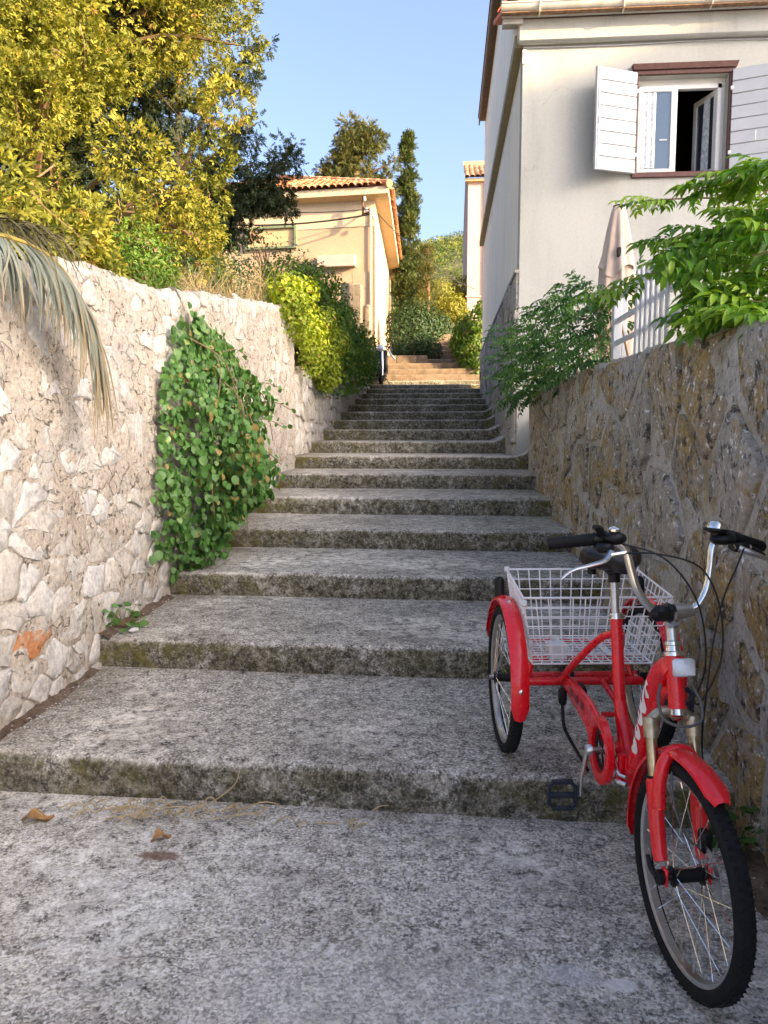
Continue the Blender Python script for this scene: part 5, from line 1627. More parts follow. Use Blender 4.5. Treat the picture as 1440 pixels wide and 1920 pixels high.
tr = [Vector((-5.3, 9.5, 2.5)), Vector((-5.05, 9.4, 3.4)), Vector((-4.75, 9.2, 4.4)), Vector((-4.6, 9.2, 5.8)), Vector((-4.65, 9.3, 7.6)), Vector((-4.7, 9.3, 9.2))]
q.tube(smooth_path(tr, 5), [.20, .17, .14, .11, .08, .03], 10)
q.tube(smooth_path([(-5.0, 9.4, 3.5), (-4.55, 8.4, 4.0), (-4.0, 7.6, 4.5), (-3.6, 7.2, 5.0)], 5), [.11, .09, .06, .03], 8)
q.tube(smooth_path([(-4.9, 9.3, 3.9), (-4.0, 8.9, 4.0), (-3.1, 8.4, 3.8), (-2.6, 8.2, 3.5)], 5), [.07, .055, .035, .015], 7)
q.build('trunk', M['bark'], ct)
q = MB()
for c, r in zip(C_[:190:2], Rr[:190:2]):
    k = min(range(len(tr)), key=lambda i: abs(tr[i].z - (c[2] - .6))); a = tr[k]
    b = Vector(c); m_ = a.lerp(b, .55) + Vector((rng.normal() * .15, rng.normal() * .15, .15))
    q.tube(smooth_path([a, m_, b], 3), [.045, .028, .010], 5, False)
for i in range(60):        # dry hanging twigs
    c = C_[rng.integers(0, len(C_))]; a = Vector(c) + Vector(rng.normal(size=3) * .25); q.tube(smooth_path([a, a + Vector((rng.normal() * .12, rng.normal() * .12, -.2)), a + Vector((rng.normal() * .2, rng.normal() * .2, -.5))], 3), [.006, .005, .003], 4, False)
q.build('branches', M['twig'], ct)

# ------------------------------------------------------------------ dark conifer limbs beyond it
dk = empty('conifer_tree', (-5.2, 15, 3.2), 'dark shaded conifer with drooping limbs reaching in front of the cream house', 'tree')
arms = [[(-5.2, 15, 5.4), (-4.4, 14.9, 5.95), (-3.5, 14.7, 6.15), (-2.78, 14.6, 6.82)], [(-5.2, 15, 5.8), (-4.4, 15, 6.8), (-3.6, 15, 7.35)], [(-5.2, 15, 5.2), (-4.4, 14.8, 5.7), (-3.45, 14.7, 6.0), (-3.1, 14.7, 5.85)],
        [(-5.2, 15, 6.2), (-4.4, 15, 7.9), (-3.55, 15, 8.75)], [(-5.2, 15, 5.0), (-4.5, 14.9, 5.4), (-4.0, 14.8, 5.35)], [(-5.2, 15, 5.2), (-4.5, 14.9, 6.2), (-3.7, 14.8, 6.5)]]
C_ = []; Rr = []; q = MB()
for a in arms:
    S = smooth_path(a, 8); q.tube(S, [.07, .05, .03, .012], 6)
    for i, p in enumerate(S):
        t = i / len(S)
        if t < .25: continue
        for _ in range(2):
            C_.append(np.array(p) + rng.normal(size=3) * np.array([.14, .2, .12]) + np.array([0, 0, -.10])); Rr.append(rng.uniform(.11, .19) * (1.3 - .6 * t))
for i in range(22): C_.append(np.array([rng.uniform(-6.2, -5.0), rng.uniform(14.5, 15.8), rng.uniform(4.6, 8)])); Rr.append(rng.uniform(.2, .36))
P, D, T = clumps(C_, Rr, 330, .35)
scatter('crown', SPRIG, P, D, rnd_dir(len(P)), rng.uniform(.13, .22, len(P)), M['conifer_dark'], dk, T)
q.tube([(-5.3, 15, 3.0), (-5.2, 15, 5.5), (-5.1, 15, 8.5)], [.16, .12, .04], 8); q.build('trunk', M['bark'], dk)


# ------------------------------------------------------------------ trees beyond the roofs
def clump_tree(name, label, base, cl, per, size, mat, trunk_r, top, group=None, droop=.1, up=0.0):
    t = empty(name, base, label, 'tree', group)
    P, D, T = clumps([c[:3] for c in cl], [c[3] for c in cl], per, droop, up=up)
    scatter('crown', SPRIG, P, D, rnd_dir(len(P)), rng.uniform(size * .7, size * 1.25, len(P)), mat, t, T)
    b = Vector(base); q = MB(); q.tube([b - Vector((0, 0, .5)), b.lerp(Vector(top), .5) + Vector((.05, 0, 0)), Vector(top)], [trunk_r, trunk_r * .7, trunk_r * .2], 8)
    for c in (cl[::2] if name != 'cypress_tree' else []): q.tube([b.lerp(Vector(top), max(.1, min(.95, (c[2] - base[2]) / (top[2] - base[2]) - .08))), Vector(c[:3])], [trunk_r * .3, .02], 5, False)
    q.build('trunk', M['bark'], t); return t


cl = []
for i in range(70):
    z = rng.uniform(9.8, 14.3); w = np.interp(z, [9.5, 11, 12.3, 13.3, 14.4], [1.0, 1.45, 1.25, .95, .25]); a = rng.uniform(0, 6.28)
    cl.append((-3.75 + math.cos(a) * w * rng.uniform(.5, 1), 33 + math.sin(a) * w * rng.uniform(.5, 1), z, rng.uniform(.28, .48)))
for (x, z, r) in ((-5.25, 12.4, .25), (-5.05, 12.2, .3), (-4.8, 12.1, .3), (-2.35, 12.4, .28), (-2.15, 12.7, .22), (-2.5, 12.0, .3), (-5.5, 11.9, .25)): cl.append((x, 33, z, r))
clump_tree('conifer_tree', 'spreading conifer standing behind the tiled roof of the cream house', (-3.8, 33, 5), cl, 170, .25, M['conifer_olive'], .2, (-3.8, 33, 14.2))
cl = []
for i in range(270):
    z = rng.uniform(5.8, 14.0); w = np.interp(z, [5.5, 7, 9.5, 11.5, 13, 14.1], [.54, .60, .55, .42, .24, .03]); a = rng.uniform(0, 6.28); k = rng.uniform(.3, 1)
    cl.append((-1.72 + math.cos(a) * w * k, 34 + math.sin(a) * w * k, z, rng.uniform(.12, .20)))
clump_tree('cypress_tree', 'slim pointed cypress between the cream house and the sky', (-1.72, 34, 5.5), cl, 300, .21, M['cypress_green'], .05, (-1.72, 34, 13.6), droop=0, up=.7)
cl = []
for i in range(45):
    z = rng.uniform(6.2, 9.3); w = np.interp(z, [6, 7, 8.3, 9.3], [.55, .6, .42, .1]); a = rng.uniform(0, 6.28)
    cl.append((-.78 + math.cos(a) * w * .75 * rng.uniform(.3, 1), 31.5 + math.sin(a) * w * .75, z - .5, rng.uniform(.14, .24)))
clump_tree('conifer_tree', 'small bushy conifer growing at the foot of the tall cypress', (-.78, 31.5, 5), cl, 260, .17, M['conifer_olive'], .09, (-.78, 31.5, 8.6), up=.4, droop=0)


# ------------------------------------------------------------------ broadleaf shrubs as blobs of leaves
def leafy(name, label, cat, base, blobs, n, size, mat, tm=IVY, group=None, droop=.2, stems=0, stuff=True, out=.8):
    t = empty(name, base, label, cat, group)
    vol = np.array([b[3] * b[4] + b[4] * b[5] + b[3] * b[5] for b in blobs]); cnt = (n * vol / vol.sum()).astype(int) + 3
    P = []; D = []; N = []; T = []
    for b, c in zip(blobs, cnt):
        d = rnd_dir(c); r = rng.uniform(.62, 1.06, c)
        q_ = d * r[:, None]; nz = 1 + .22 * vnoise(q_ + np.array(b[:3]), 2.2, 5)
        P.append(np.array(b[:3]) + q_ * nz[:, None] * np.array(b[3:6])); N.append(unit(d * out + np.array([0, 0, .45]) + rng.normal(size=(c, 3)) * .35))
        D.append(unit(np.cross(d, rng.normal(size=(c, 3))) + d * .3 + np.array([0, 0, -droop]))); T.append(np.clip(rng.normal(.5, .22, c), 0, 1))
    P, D, N, T = map(np.concatenate, (P, D, N, T))
    scatter('foliage', tm, P, D, N, rng.uniform(size * .65, size * 1.25, len(P)), mat, t, T, 'stuff' if stuff else None)
    q = MB()
    for i in range(max(3, stems)):
        b = blobs[i % len(blobs)]; a = Vector(base) + Vector((rng.normal() * .1, rng.normal() * .1, 0)); e = Vector(b[:3]) + Vector(rng.normal(size=3) * .2 * min(b[3:6]))
        q.tube(smooth_path([a, a.lerp(e, .5) + Vector((0, 0, .08)), e], 3), [.02, .014, .006], 5, False)
    q.build('stems', M['twig'], t)
    return t


# hedge hanging over the low wall
bl = []
for i in range(34):
    y = rng.uniform(11.6, 19.5); lo = np.interp(y, [9, 11.4, 13, 17, 19.5], [2.4, 1.9, 2.1, 2.55, 3.1]); hi = np.interp(y, [9, 13.3, 20], [3.2, 3.6, 3.9])
    z = rng.uniform(lo + .25, hi - .2); bl.append((-1.84 + .10 * math.sin(y * 3), y, z, .26, .5, .34))
for i in range(22):
    y = rng.uniform(10.8, 18); bl.append((rng.uniform(-3.0, -2.1), y, np.interp(y, [10, 13, 18], [3.35, 3.95, 4.0]) + rng.uniform(-.3, .12), .45, .6, .34))
leafy('hedge', 'dark green hedge hanging down over the low rubble wall', 'hedge', (-2.2, 15, 2.6), bl, 17000, .070, M['hedge_green'], SIMPLE, stems=14)
bl = []
for i in range(22):
    y = rng.uniform(9.2, 12.4); z = np.interp(y, [9, 12.4], [3.15, 3.35]) + rng.uniform(-.42, .10) - .25 * (y > 11); bl.append((rng.uniform(-2.15, -1.72), y, z, .22, .36, .22))
for i in range(12):
    y = rng.uniform(10.0, 12.4); bl.append((-1.78 + rng.normal() * .05, y, rng.uniform(2.25, 2.9), .17, .3, .26))
leafy('flowering_shrub', 'bright yellow green sunlit shrub at the end of the pale wall', 'shrub', (-2.1, 10.8, 2.9), bl, 8500, .058, M['hedge_bright'], SIMPLE, stems=8)

# vine on the right of the upper steps, dark shrubs, scrub
bl = [(.55, 22.7, 4.5, .38, .3, .42), (.75, 22.6, 4.0, .36, .3, .5), (.50, 22.75, 3.9, .3, .3, .45), (.40, 23.2, 4.3, .28, .4, .45), (.38, 23.8, 4.2, .25, .5, .45), (.85, 22.5, 4.7, .30, .3, .42), (.9, 22.4, 3.6, .2, .22, .4), (.62, 22.55, 3.4, .2, .2, .35), (.35, 24.6, 4.3, .25, .5, .4), (.95, 22.2, 5.0, .16, .3, .22), (.8, 22.45, 3.1, .12, .15, .3)]
leafy('hanging_vine', 'sunlit vine tumbling over the ochre wall by the upper steps', 'vine', (.8, 23, 3.0), bl, 3800, .11, M['hedge_green'], LANCE, stems=6, droop=.9)
bl = [(-1.2, 25.6, 4.9, .75, .8, .95), (-.6, 26.2, 5.0, .5, .7, .8), (-1.6, 25.5, 4.6, .4, .6, .9), (-.9, 25.3, 4.3, .6, .6, .6)]
leafy('shrub', 'dense dark green shrub in front of the cypress, right of the cream house', 'shrub', (-1.2, 25.6, 3.7), bl, 4200, .11, M['shrub_dark'], LANCE, stems=6)
bl = [(-1.35 + .3 * i, 24.0 + .1 * (i % 2), 4.0 + .06 * (i % 3), .3, .38, .42) for i in range(4)]
leafy('shrub', 'low dark shrub growing in the sandstone planter', 'shrub', (-1.0, 24.0, 3.74), bl, 2600, .09, M['shrub_dark'], LANCE, stems=6, droop=-.4)
bl = [(-.15, 27.2, 5.1, .35, .5, .55), (-.35, 28, 5.2, .35, .5, .5)]
leafy('shrub', 'small dark bush beside the narrow upper flight of steps', 'shrub', (-.2, 27.5, 4.4), bl, 1200, .11, M['shrub_dark'], LANCE, stems=4)
for (x, y, z, r, lab) in ((.25, 30.5, 6.3, .55, 'yellow green bush at the head of the narrow steps'), (-.35, 33, 7.2, .7, 'rounded golden bush below the wooded hillside'), (.6, 35.5, 7.9, .6, 'golden bush against the corner of the pink house'), (-.9, 38, 8.0, .9, 'pale golden bush behind the small conifer')):
    leafy('bush', lab, 'bush', (x, y, z - r * 1.1), [(x, y, z, r, r, r * 1.05), (x + r * .5, y + .2, z - r * .5, r * .7, r * .7, r * .7), (x - r * .5, y, z - r * .3, r * .6, r * .6, r * .6)], 1500, .13, M['scrub_yellow'], LANCE, 'sunlit bushes at the top of the steps', stems=5)

# wooded hillside: uncountable
n = 3600
hx = rng.uniform(-40, 40, n); hy = rng.uniform(85, 290, n)
base_ = back(hx, hy)
P = []; D = []; T = []
per = 36
off = rnd_dir(n * per) * (rng.uniform(.6, 1, n * per) ** .5)[:, None]
siz = np.repeat(rng.uniform(.6, 1.5, n) * np.interp(hy, [58, 150, 300], [.5, .9, 1.15]), per)
P = np.repeat(base_ + np.array([0, 0, .6]), per, 0) + off * siz[:, None] * np.array([1.1, 1.1, .9])
T = np.clip(np.repeat(rng.uniform(0, 1, n), per) + rng.normal(size=n * per) * .12, 0, 1)
hw = empty('hillside_scrub', (0, 180, 40), 'distant wooded hillside of mixed green and golden scrub', 'woodland', kind='stuff')
scatter('foliage', QUAD, P, unit(off + rnd_dir(n * per) * .6), unit(off + np.array([0, 0, .4])), siz * .36, M['hill_green'], hw, T, 'stuff')

# ------------------------------------------------------------------ plants along the top of the left wall
gs = leafy('garden_shrub', 'feathery green shrub growing on top of the left wall', 'shrub', (-2.45, 6.2, 2.5), [(-2.45, 6.2, 2.85, .28, .38, .34), (-2.4, 5.9, 2.7, .2, .25, .22), (-2.5, 6.6, 2.75, .2, .3, .25)], 2400, .042, M['hedge_green'], LANCE, stems=8, droop=-.6)


def tuft(name, label, base, spread, n, h, mat, lean=.35):
    t = empty(name, base, label, 'grass')
    P = np.array(base) + rng.normal(size=(n, 3)) * np.array([spread[0], spread[1], .01]); P[:, 2] = base[2]
    D = unit(rng.normal(size=(n, 3)) * lean + np.array([.1, 0, 1])); 
    scatter('blades', BLADE, P, D, rnd_dir(n), rng.uniform(h * .5, h * 1.15, n), M[mat], t, np.clip(rng.normal(.5, .25, n), 0, 1), 'stuff')
    return t


tuft('grass_tuft', 'dry grey grass tuft on the wall top beside the feathery shrub', (-2.35, 7.5, 2.75), (.14, .32, 0), 330, .38, 'dry_grass', .8)
tuft('grass_tuft', 'dry straw coloured grass hanging near the far end of the pale wall', (-2.25, 8.7, 2.92), (.12, .25, 0), 300, .30, 'dry_grass', .85)
tuft('grass_tuft', 'tall pale yellow grass stalks standing before the cream house', (-2.3, 9.7, 3.0), (.1, .22, 0), 60, .7, 'dry_grass', .22)
leafy('garden_shrub', 'dark twiggy shrub behind the dry grass on the left wall', 'shrub', (-3.0, 10.8, 3.2), [(-3.1, 10.8, 3.75, .4, .5, .5), (-3.4, 10.6, 3.6, .4, .5, .5), (-2.8, 11.0, 3.55, .3, .4, .4), (-2.7, 9.6, 3.35, .3, .5, .35), (-2.8, 8.6, 3.2, .3, .5, .35), (-2.7, 7.7, 3.05, .25, .45, .3)], 3000, .05, M['shrub_dark'], LANCE, stems=16)
leafy('garden_shrub', 'sparse dry seed head shrub in front of the cream house window', 'shrub', (-3.0, 13.2, 3.6), [(-3.2, 13.2, 4.6, .45, .5, .45), (-2.7, 13.4, 4.45, .4, .4, .35)], 420, .05, M['shrub_dark'], SIMPLE, stems=22)

# ------------------------------------------------------------------ round-leaved creeper on the left wall
cr = empty('creeper', (-1.9, 5.6, .52), 'bushy round leaved creeper hanging down the pale left wall', 'creeper')
OUT = [(5.80, 2.38), (6.3, 2.30), (6.85, 2.12), (7.25, 1.9), (7.15, 1.5), (6.6, 1.08), (6.1, .78), (5.7, .60), (5.25, .53), (5.0, .85), (4.90, 1.15), (5.08, 1.45), (5.15, 1.75), (5.3, 2.05)]
cy, cz = 5.95, 1.35
ang_ = np.array([math.atan2(z - cz, y - cy) for y, z in OUT]); rad_ = np.array([math.hypot(z - cz, y - cy) for y, z in OUT])
o_ = np.argsort(ang_); ang_, rad_ = ang_[o_], rad_[o_]; ang_ = np.concatenate([ang_ - 2 * np.pi, ang_, ang_ + 2 * np.pi]); rad_ = np.tile(rad_, 3)
n = 5600
a = rng.uniform(-np.pi, np.pi, n); rb = np.interp(a, ang_, rad_) * (1 + .16 * vnoise(np.stack([np.cos(a) * 3, np.sin(a) * 3, 0 * a], -1), 1.6, 4)); f = np.sqrt(rng.uniform(0, 1, n)) * (1 + .07 * rng.normal(size=n)); r_ = rb * f
y = cy + np.cos(a) * r_; z = cz + np.sin(a) * r_
lump = 1 + 1.1 * vnoise(np.stack([y, z * .7, 0 * y], -1), 3.0, 9, 2)
keep = vnoise(np.stack([y, z, 0 * y + 3], -1), 4.2, 19, 2) > -.42 + .25 * rng.uniform(size=n)
bul = (.42 * np.clip(1 - f ** 2.4, 0, 1) ** .6 * np.clip(lump, .25, 1.7)) * np.interp(z, [.5, 1.0, 1.7, 2.2], [.75, .85, .85, .55])
x = -1.92 + bul * rng.uniform(.45, 1.10, n) + .015
bul[~keep] *= .35; x[~keep] = -1.91 + bul[~keep]
P = np.stack([x, y, z], -1)
N = unit(np.stack([np.ones(n), (y - cy) * .5 - .25, .25 + .3 * (z - cz)], -1) + rng.normal(size=(n, 3)) * .75)
D = unit(np.stack([.25 * np.ones(n), rng.normal(size=n) * .55, -.8 + rng.normal(size=n) * .35], -1))
S = rng.uniform(.030, .072, n)
near = np.argsort(-(bul + .25 * rng.uniform(size=n) + 2 * (S - .06)))
part, rest = near[:300], near[300:]
scatter('foliage', ROUND, P[rest], D[rest], N[rest], S[rest], M['creeper_green'], cr, np.clip(rng.normal(.45, .27, len(rest)), 0, 1), 'stuff')


def leaf_meshes(tm, mat, k, name='leaf', lo=.35, hi=1.0):
    out = []
    for i in range(k):
        me = np_mesh(name, tm[0] * np.array([1 + .12 * rng.normal(), 1, 1 + .3 * rng.normal()]), tm[1], mat, np.full(len(tm[0]), lo + (hi - lo) * i / max(1, k - 1))); me.shade_smooth(); out.append(me)
    return out


def leaf_objects(parent, meshes, P, D, N, S, name='leaf'):
    Rm = frames(D, N); o3 = org(parent)
    for i in range(len(P)):
        o = link_mesh(name, meshes[int(rng.integers(0, len(meshes)))], parent)
        m = Matrix([list(r) for r in Rm[i] * S[i]]).to_4x4(); m.translation = Vector(P[i]) - o3; o.matrix_local = m


leaf_objects(cr, leaf_meshes(ROUND, M['creeper_green'], 6), P[part], D[part], N[part], S[part] * 1.08)
q = MB()
for i in range(12):
    y0 = rng.uniform(5.3, 6.9); z0 = rng.uniform(1.4, 2.3); L_ = rng.uniform(.5, 1.1); dy = rng.normal() * .2; o2 = rng.uniform(.15, .42)
    q.tube(smooth_path([(-1.9, y0, z0), (-1.9 + o2 * .8, y0 + dy * .4, z0 - L_ * .3), (-1.9 + o2, y0 + dy, max(.6, z0 - L_))], 4), [.006, .005, .003], 5, False)
for (y0, z0, y1, z1, o2) in ((6.3, 2.15, 6.9, 2.18, .1), (6.6, 1.9, 7.5, 1.92, .3), (6.7, 1.6, 7.5, 1.55, .3), (6.6, 1.4, 7.3, 1.2, .3), (6.7, 1.75, 7.35, 1.72, .4)):
    S_ = smooth_path([(-1.88, y0, z0), (-1.88 + o2 * .7, (y0 + y1) / 2, (z0 + z1) / 2 + .05), (-1.88 + o2, y1, z1)], 6); q.tube(S_, .004, 5, False)
    pp = np.array([tuple(s) for s in S_[2:]]) + rng.normal(size=(len(S_) - 2, 3)) * .02
    scatter('shoot_leaves', ROUND, pp, unit(rng.normal(size=(len(pp), 3)) + np.array([.2, .5, 0])), unit(rng.normal(size=(len(pp), 3)) * .5 + np.array([.6, 0, .6])), rng.uniform(.035, .06, len(pp)), M['creeper_green'], cr, rng.uniform(.3, .9, len(pp)), 'stuff')
q.build('stems', M['twig'], cr)

# ------------------------------------------------------------------ palm frond drooping over the wall
pf = empty('palm_frond', (-2.2, 2.8, 2.15), 'drooping half dry palm frond hanging over the left wall', 'palm frond')
RA = smooth_path([(-2.40, 2.45, 2.10), (-2.08, 2.85, 2.26), (-1.90, 3.10, 2.315), (-1.83, 3.27, 2.32), (-1.79, 3.42, 2.295), (-1.77, 3.55, 2.235), (-1.76, 3.66, 2.13), (-1.76, 3.73, 2.0)], 8)
simple('palm_rachis', (0.30, 0.21, 0.04), 0.5)
MB().tube(RA, [.016, .013, .011, .009, .006, .003], 7).build('rachis', M['palm_rachis'], pf)


def leaflet(p, pts, w, mat, tints):
    """narrow folded strip through pts"""
    S_ = smooth_path(pts, 4); n = len(S_); vs = []; fs = []; tt = []
    sd0 = Vector((0, 1, 0)) * .8 + Vector((.6, 0, 0))
    for i, s in enumerate(S_):
        t = i / (n - 1); d = (S_[min(i + 1, n - 1)] - S_[max(i - 1, 0)]).normalized(); sd_ = (sd0 - d * sd0.dot(d)).normalized(); u = d.cross(sd_)
        hw = w * (.55 + .45 * min(1, t * 4)) * (1 - t ** 2.5) + .0006
        vs += [s - sd_ * hw, s + u * hw * .35, s + sd_ * hw]; tt += [tints[0] + (tints[1] - tints[0]) * t ** 1.6] * 3
    for i in range(n - 1): fs += [(i * 3, i * 3 + 1, i * 3 + 4, i * 3 + 3), (i * 3 + 1, i * 3 + 2, i * 3 + 5, i * 3 + 4)]
    o3 = np.array(org(pf)); me = np_mesh('leaflet', np.array([tuple(v) for v in vs]) - o3, np.array(fs), mat, tt); me.shade_smooth(); link_mesh('leaflet', me, pf)


for i in range(150):
    t = rng.uniform(.18, 1.0); s = RA[int(t * (len(RA) - 1))]
    ln = np.interp(t, [.18, .5, .8, 1.0], [.22, .29, .42, .46]) * rng.uniform(.75, 1.2)
    fwd = rng.normal() * .04 + .03 + .09 * t
    ln *= 1.15; k1, k2 = rng.normal() * .03, rng.normal() * .035; pts = [s, s + Vector((.045 + k1 * .3, fwd * .45 + k2 * .3, -ln * .30)), s + Vector((.045 + k1 * .7, fwd * .9 + k2 * .65, -ln * .68)), s + Vector((.03 + k1, fwd * 1.3 + k2, -ln))]
    b = rng.uniform(0.05, .55) + .5 * max(0, t - .65); leaflet(s, pts, rng.uniform(.004, .0068), M['palm_leaf'], (b, min(1, b + rng.uniform(.15, .7))))
for i in range(60):
    t = rng.uniform(.08, .58); s = RA[int(t * (len(RA) - 1))]
    h = rng.uniform(.06, .12); run = rng.uniform(.08, .17); fall = rng.uniform(-.02, .22)
    pts = [s, s + Vector((-.05, run * .35, h * .8)), s + Vector((-.03 + rng.normal() * .03, run * .8, h)), s + Vector((.06 + rng.normal() * .04, run * 1.25, h - fall * .6)), s + Vector((.10 + rng.normal() * .04, run * 1.45, h - fall - .06))]
    b = rng.uniform(0, .5); leaflet(s, pts, rng.uniform(.0035, .006), M['palm_olive'], (b, min(1, b + rng.uniform(.3, .9))))
for i in range(14):
    s = RA[-1 - int(rng.integers(0, 6))]; ln = rng.uniform(.28, .46)
    pts = [s, s + Vector((.03, .04, -ln * .4)), s + Vector((.02 + rng.normal() * .02, .06 + rng.normal() * .02, -ln * .75)), s + Vector((.01, .07 + rng.normal() * .03, -ln))]
    leaflet(s, pts, rng.uniform(.006, .009), M['palm_leaf'], (.6, 1.0))


# ------------------------------------------------------------------ feathery leaved vine on the right, compound leaves one by one
def pinnate(k, nl=4, mat=None, size=1.0, seed=0):
    """one compound leaf along +y, drooping, normal +z"""
    V = []; F = []; 
    tv, tf = LANCE
    def put(p, d, nrm, s):
        Rm = frames(np.array([d], float), np.array([nrm], float))[0]; o = sum(len(a) for a in V)
        V.append(np.array(p) + (tv @ Rm.T) * s); F.append(tf + o)
    for i in range(nl):
        t = .22 + .60 * i / (nl - 1); zz = -.28 * t * t; l_ = .34 * (1 - .25 * abs(t - .5)) * rng.uniform(.85, 1.15)
        for sg in (-1, 1): put((0, t + .02 * sg, zz), (sg * .85, .50 + .15 * rng.normal(), -.35 + .15 * rng.normal()), (sg * -.25 + .15 * rng.normal(), 0, 1), l_)
    put((0, .88, -.22), (0.05 * rng.normal(), .9, -.45), (0, .3, 1), .36)
    # stalk as thin strips
    o = sum(len(a) for a in V); st = []
    for i in range(6):
        t = .9 * i / 5; st += [(-.006, t, -.28 * t * t), (.006, t, -.28 * t * t)]
    V.append(np.array(st)); F.append(np.array([(o + 2 * i, o + 2 * i + 1, o + 2 * i + 3, o + 2 * i + 2) for i in range(5)]))
    V = np.concatenate(V); F = np.concatenate(F)
    me = np_mesh('leaf', V, F, mat, np.clip(np.full(len(V), k) + rng.normal(size=len(V)) * .06, 0, 1)); me.shade_smooth(); return me


vp = empty('trumpet_vine', (1.8, 3.4, 1.86), 'leafy trumpet vine with long arching shoots above the right wall', 'vine')
vm = [pinnate(k, 4, M['vine_green']) for k in (.15, .35, .5, .65, .8, .95)]
def at(px, py, Y):           # a point in the place, from its bearing and distance along the street
    p_, s_ = R(5.86), R(4.575); f_ = np.array([-math.sin(s_) * math.cos(p_), math.cos(s_) * math.cos(p_), -math.sin(p_)]); r0 = np.array([math.cos(s_), math.sin(s_), 0]); u_ = np.cross(r0, f_)
    d = f_ + r0 * (px - 720) / 1442 + u_ * (960 - py) / 1442; return Vector(np.array([0, 0, 1.5]) + d * Y / d[1])
canes = [[(1520, 380, 3.5), (1400, 372, 3.7), (1290, 372, 3.9), (1195, 378, 4.1)], [(1560, 300, 3.2), (1450, 312, 3.3), (1390, 330, 3.4), (1345, 350, 3.5)], [(1560, 520, 3.3), (1420, 500, 3.5), (1320, 500, 3.7), (1230, 510, 3.9), (1110, 560, 4.2)],
         [(1550, 450, 3.2), (1430, 430, 3.4), (1340, 430, 3.6), (1235, 455, 3.8)], [(1560, 600, 3.1), (1440, 570, 3.3), (1370, 565, 3.4), (1310, 590, 3.5)], [(1540, 420, 3.6), (1450, 395, 3.7), (1380, 395, 3.8)],
         [(1550, 560, 3.5), (1450, 520, 3.6), (1390, 530, 3.6), (1330, 545, 3.7)], [(1560, 640, 3.0), (1460, 600, 3.1), (1400, 590, 3.2), (1350, 600, 3.3)], [(1540, 480, 3.9), (1400, 470, 4.0), (1300, 475, 4.1), (1255, 490, 4.2)],
         [(1540, 360, 3.4), (1460, 350, 3.4), (1420, 370, 3.4)], [(1560, 500, 3.1), (1470, 470, 3.2), (1410, 480, 3.3)], [(1540, 600, 3.8), (1440, 580, 3.8), (1350, 600, 3.9)]]
LP = []; LD = []; LN = []; LS = []
q = MB()
for ci, c in enumerate(canes):
    S_ = smooth_path([at(*p) for p in c], 8); q.tube(S_, [.006, .005, .003], 5, False)
    b0 = Vector((1.85 + .05 * (ci % 3), 3.45 + .06 * (ci % 4), 1.84)); q.tube(smooth_path([b0, b0.lerp(S_[0], .5) + Vector((.06, 0, .1)), S_[0]], 4), [.016, .011, .006], 6, False)
    n = len(S_); sparse = ci in (0, 2)
    for i in range(2, n, 1):
        if sparse and i < n * .75 and i % 3: continue
        d = (S_[min(i + 1, n - 1)] - S_[i - 1]).normalized()
        for sg in (-1, 1):
            if rng.uniform() < .12: continue
            side = Vector((-d.y, d.x, 0)).normalized() * sg
            dd = (side * .85 + d * .6 + Vector((rng.normal() * .25, rng.normal() * .25, rng.uniform(-.15, .35)))).normalized()
            LP.append(tuple(S_[i])); LD.append(tuple(dd)); LN.append((rng.normal() * .25 - .1, rng.normal() * .25 - .35, 1)); LS.append(rng.uniform(.15, .23) * (.8 if i > n - 4 else 1) * (.75 if sparse else 1))
q.build('stems', M['twig'], vp)
sel = np.arange(len(LP)); LP, LD, LN, LS = map(np.array, (LP, LD, LN, LS))
leaf_objects(vp, vm, LP[:300], LD[:300], LN[:300], LS[:300])
tmv = [pinnate(k, 4, M['vine_green']) for k in (.1, .4)]
# inner leaves that make the plant dense
n = 1100
yy = rng.uniform(3.3, 4.2, n); px_ = rng.uniform(1240, 1520, n); lo_ = np.interp(px_, [1240, 1300, 1440], [470, 440, 380]); hi_ = np.interp(px_, [1240, 1290, 1340, 1440, 1500], [510, 540, 600, 600, 620]); py_ = rng.uniform(lo_, hi_)
P = np.array([tuple(at(a, b, c)) for a, b, c in zip(px_, py_, yy)])
scatter('inner_foliage', LANCE, P, unit(rng.normal(size=(n, 3)) + np.array([-.4, -.2, -.7])), unit(rng.normal(size=(n, 3)) * .5 + np.array([-.2, -.5, .8])), rng.uniform(.045, .075, n), M['vine_green'], vp, np.clip(rng.normal(.35, .2, n), 0, 1), 'stuff')

tb = empty('trumpet_bush', (1.25, 7.0, 1.95), 'dark green feathery bush spilling over the top of the right wall', 'bush')
bm_ = [pinnate(k, 4, M['bush_green']) for k in (.1, .35, .55, .75, .95)]
LP = []; LD = []; LN = []; LS = []
n = 560
for i in range(n):
    y = rng.uniform(5.75, 8.9); w = 1.0
    top_ = np.interp(y, [5.4, 6.2, 7.5, 8.9], [2.42, 2.72, 2.78, 2.6]); bot = np.interp(y, [5.4, 7, 8.9], [2.05, 1.95, 1.75])
    z = rng.uniform(bot, top_); k = (z - bot) / (top_ - bot)
    edge = np.interp(y, [5.4, 6.5, 7.6, 8.9], [1.15, .92, .78, .62]) + .18 * (k - .45) ** 2
    x = edge + abs(rng.normal()) * .22
    LP.append((x, y, z)); LD.append((-.75 + rng.normal() * .4, rng.normal() * .55 - .15, -.05 + rng.normal() * .35)); LN.append((-.25 + rng.normal() * .25, -.3 + rng.normal() * .25, 1)); LS.append(rng.uniform(.13, .22))
for i in range(26):          # outliers reaching over the steps
    y = rng.uniform(7.3, 9.2); LP.append((rng.uniform(.50, .72), y, rng.uniform(1.95, 2.65))); LD.append((-1, rng.normal() * .3, rng.normal() * .25)); LN.append((0, -.3, 1)); LS.append(rng.uniform(.12, .18))
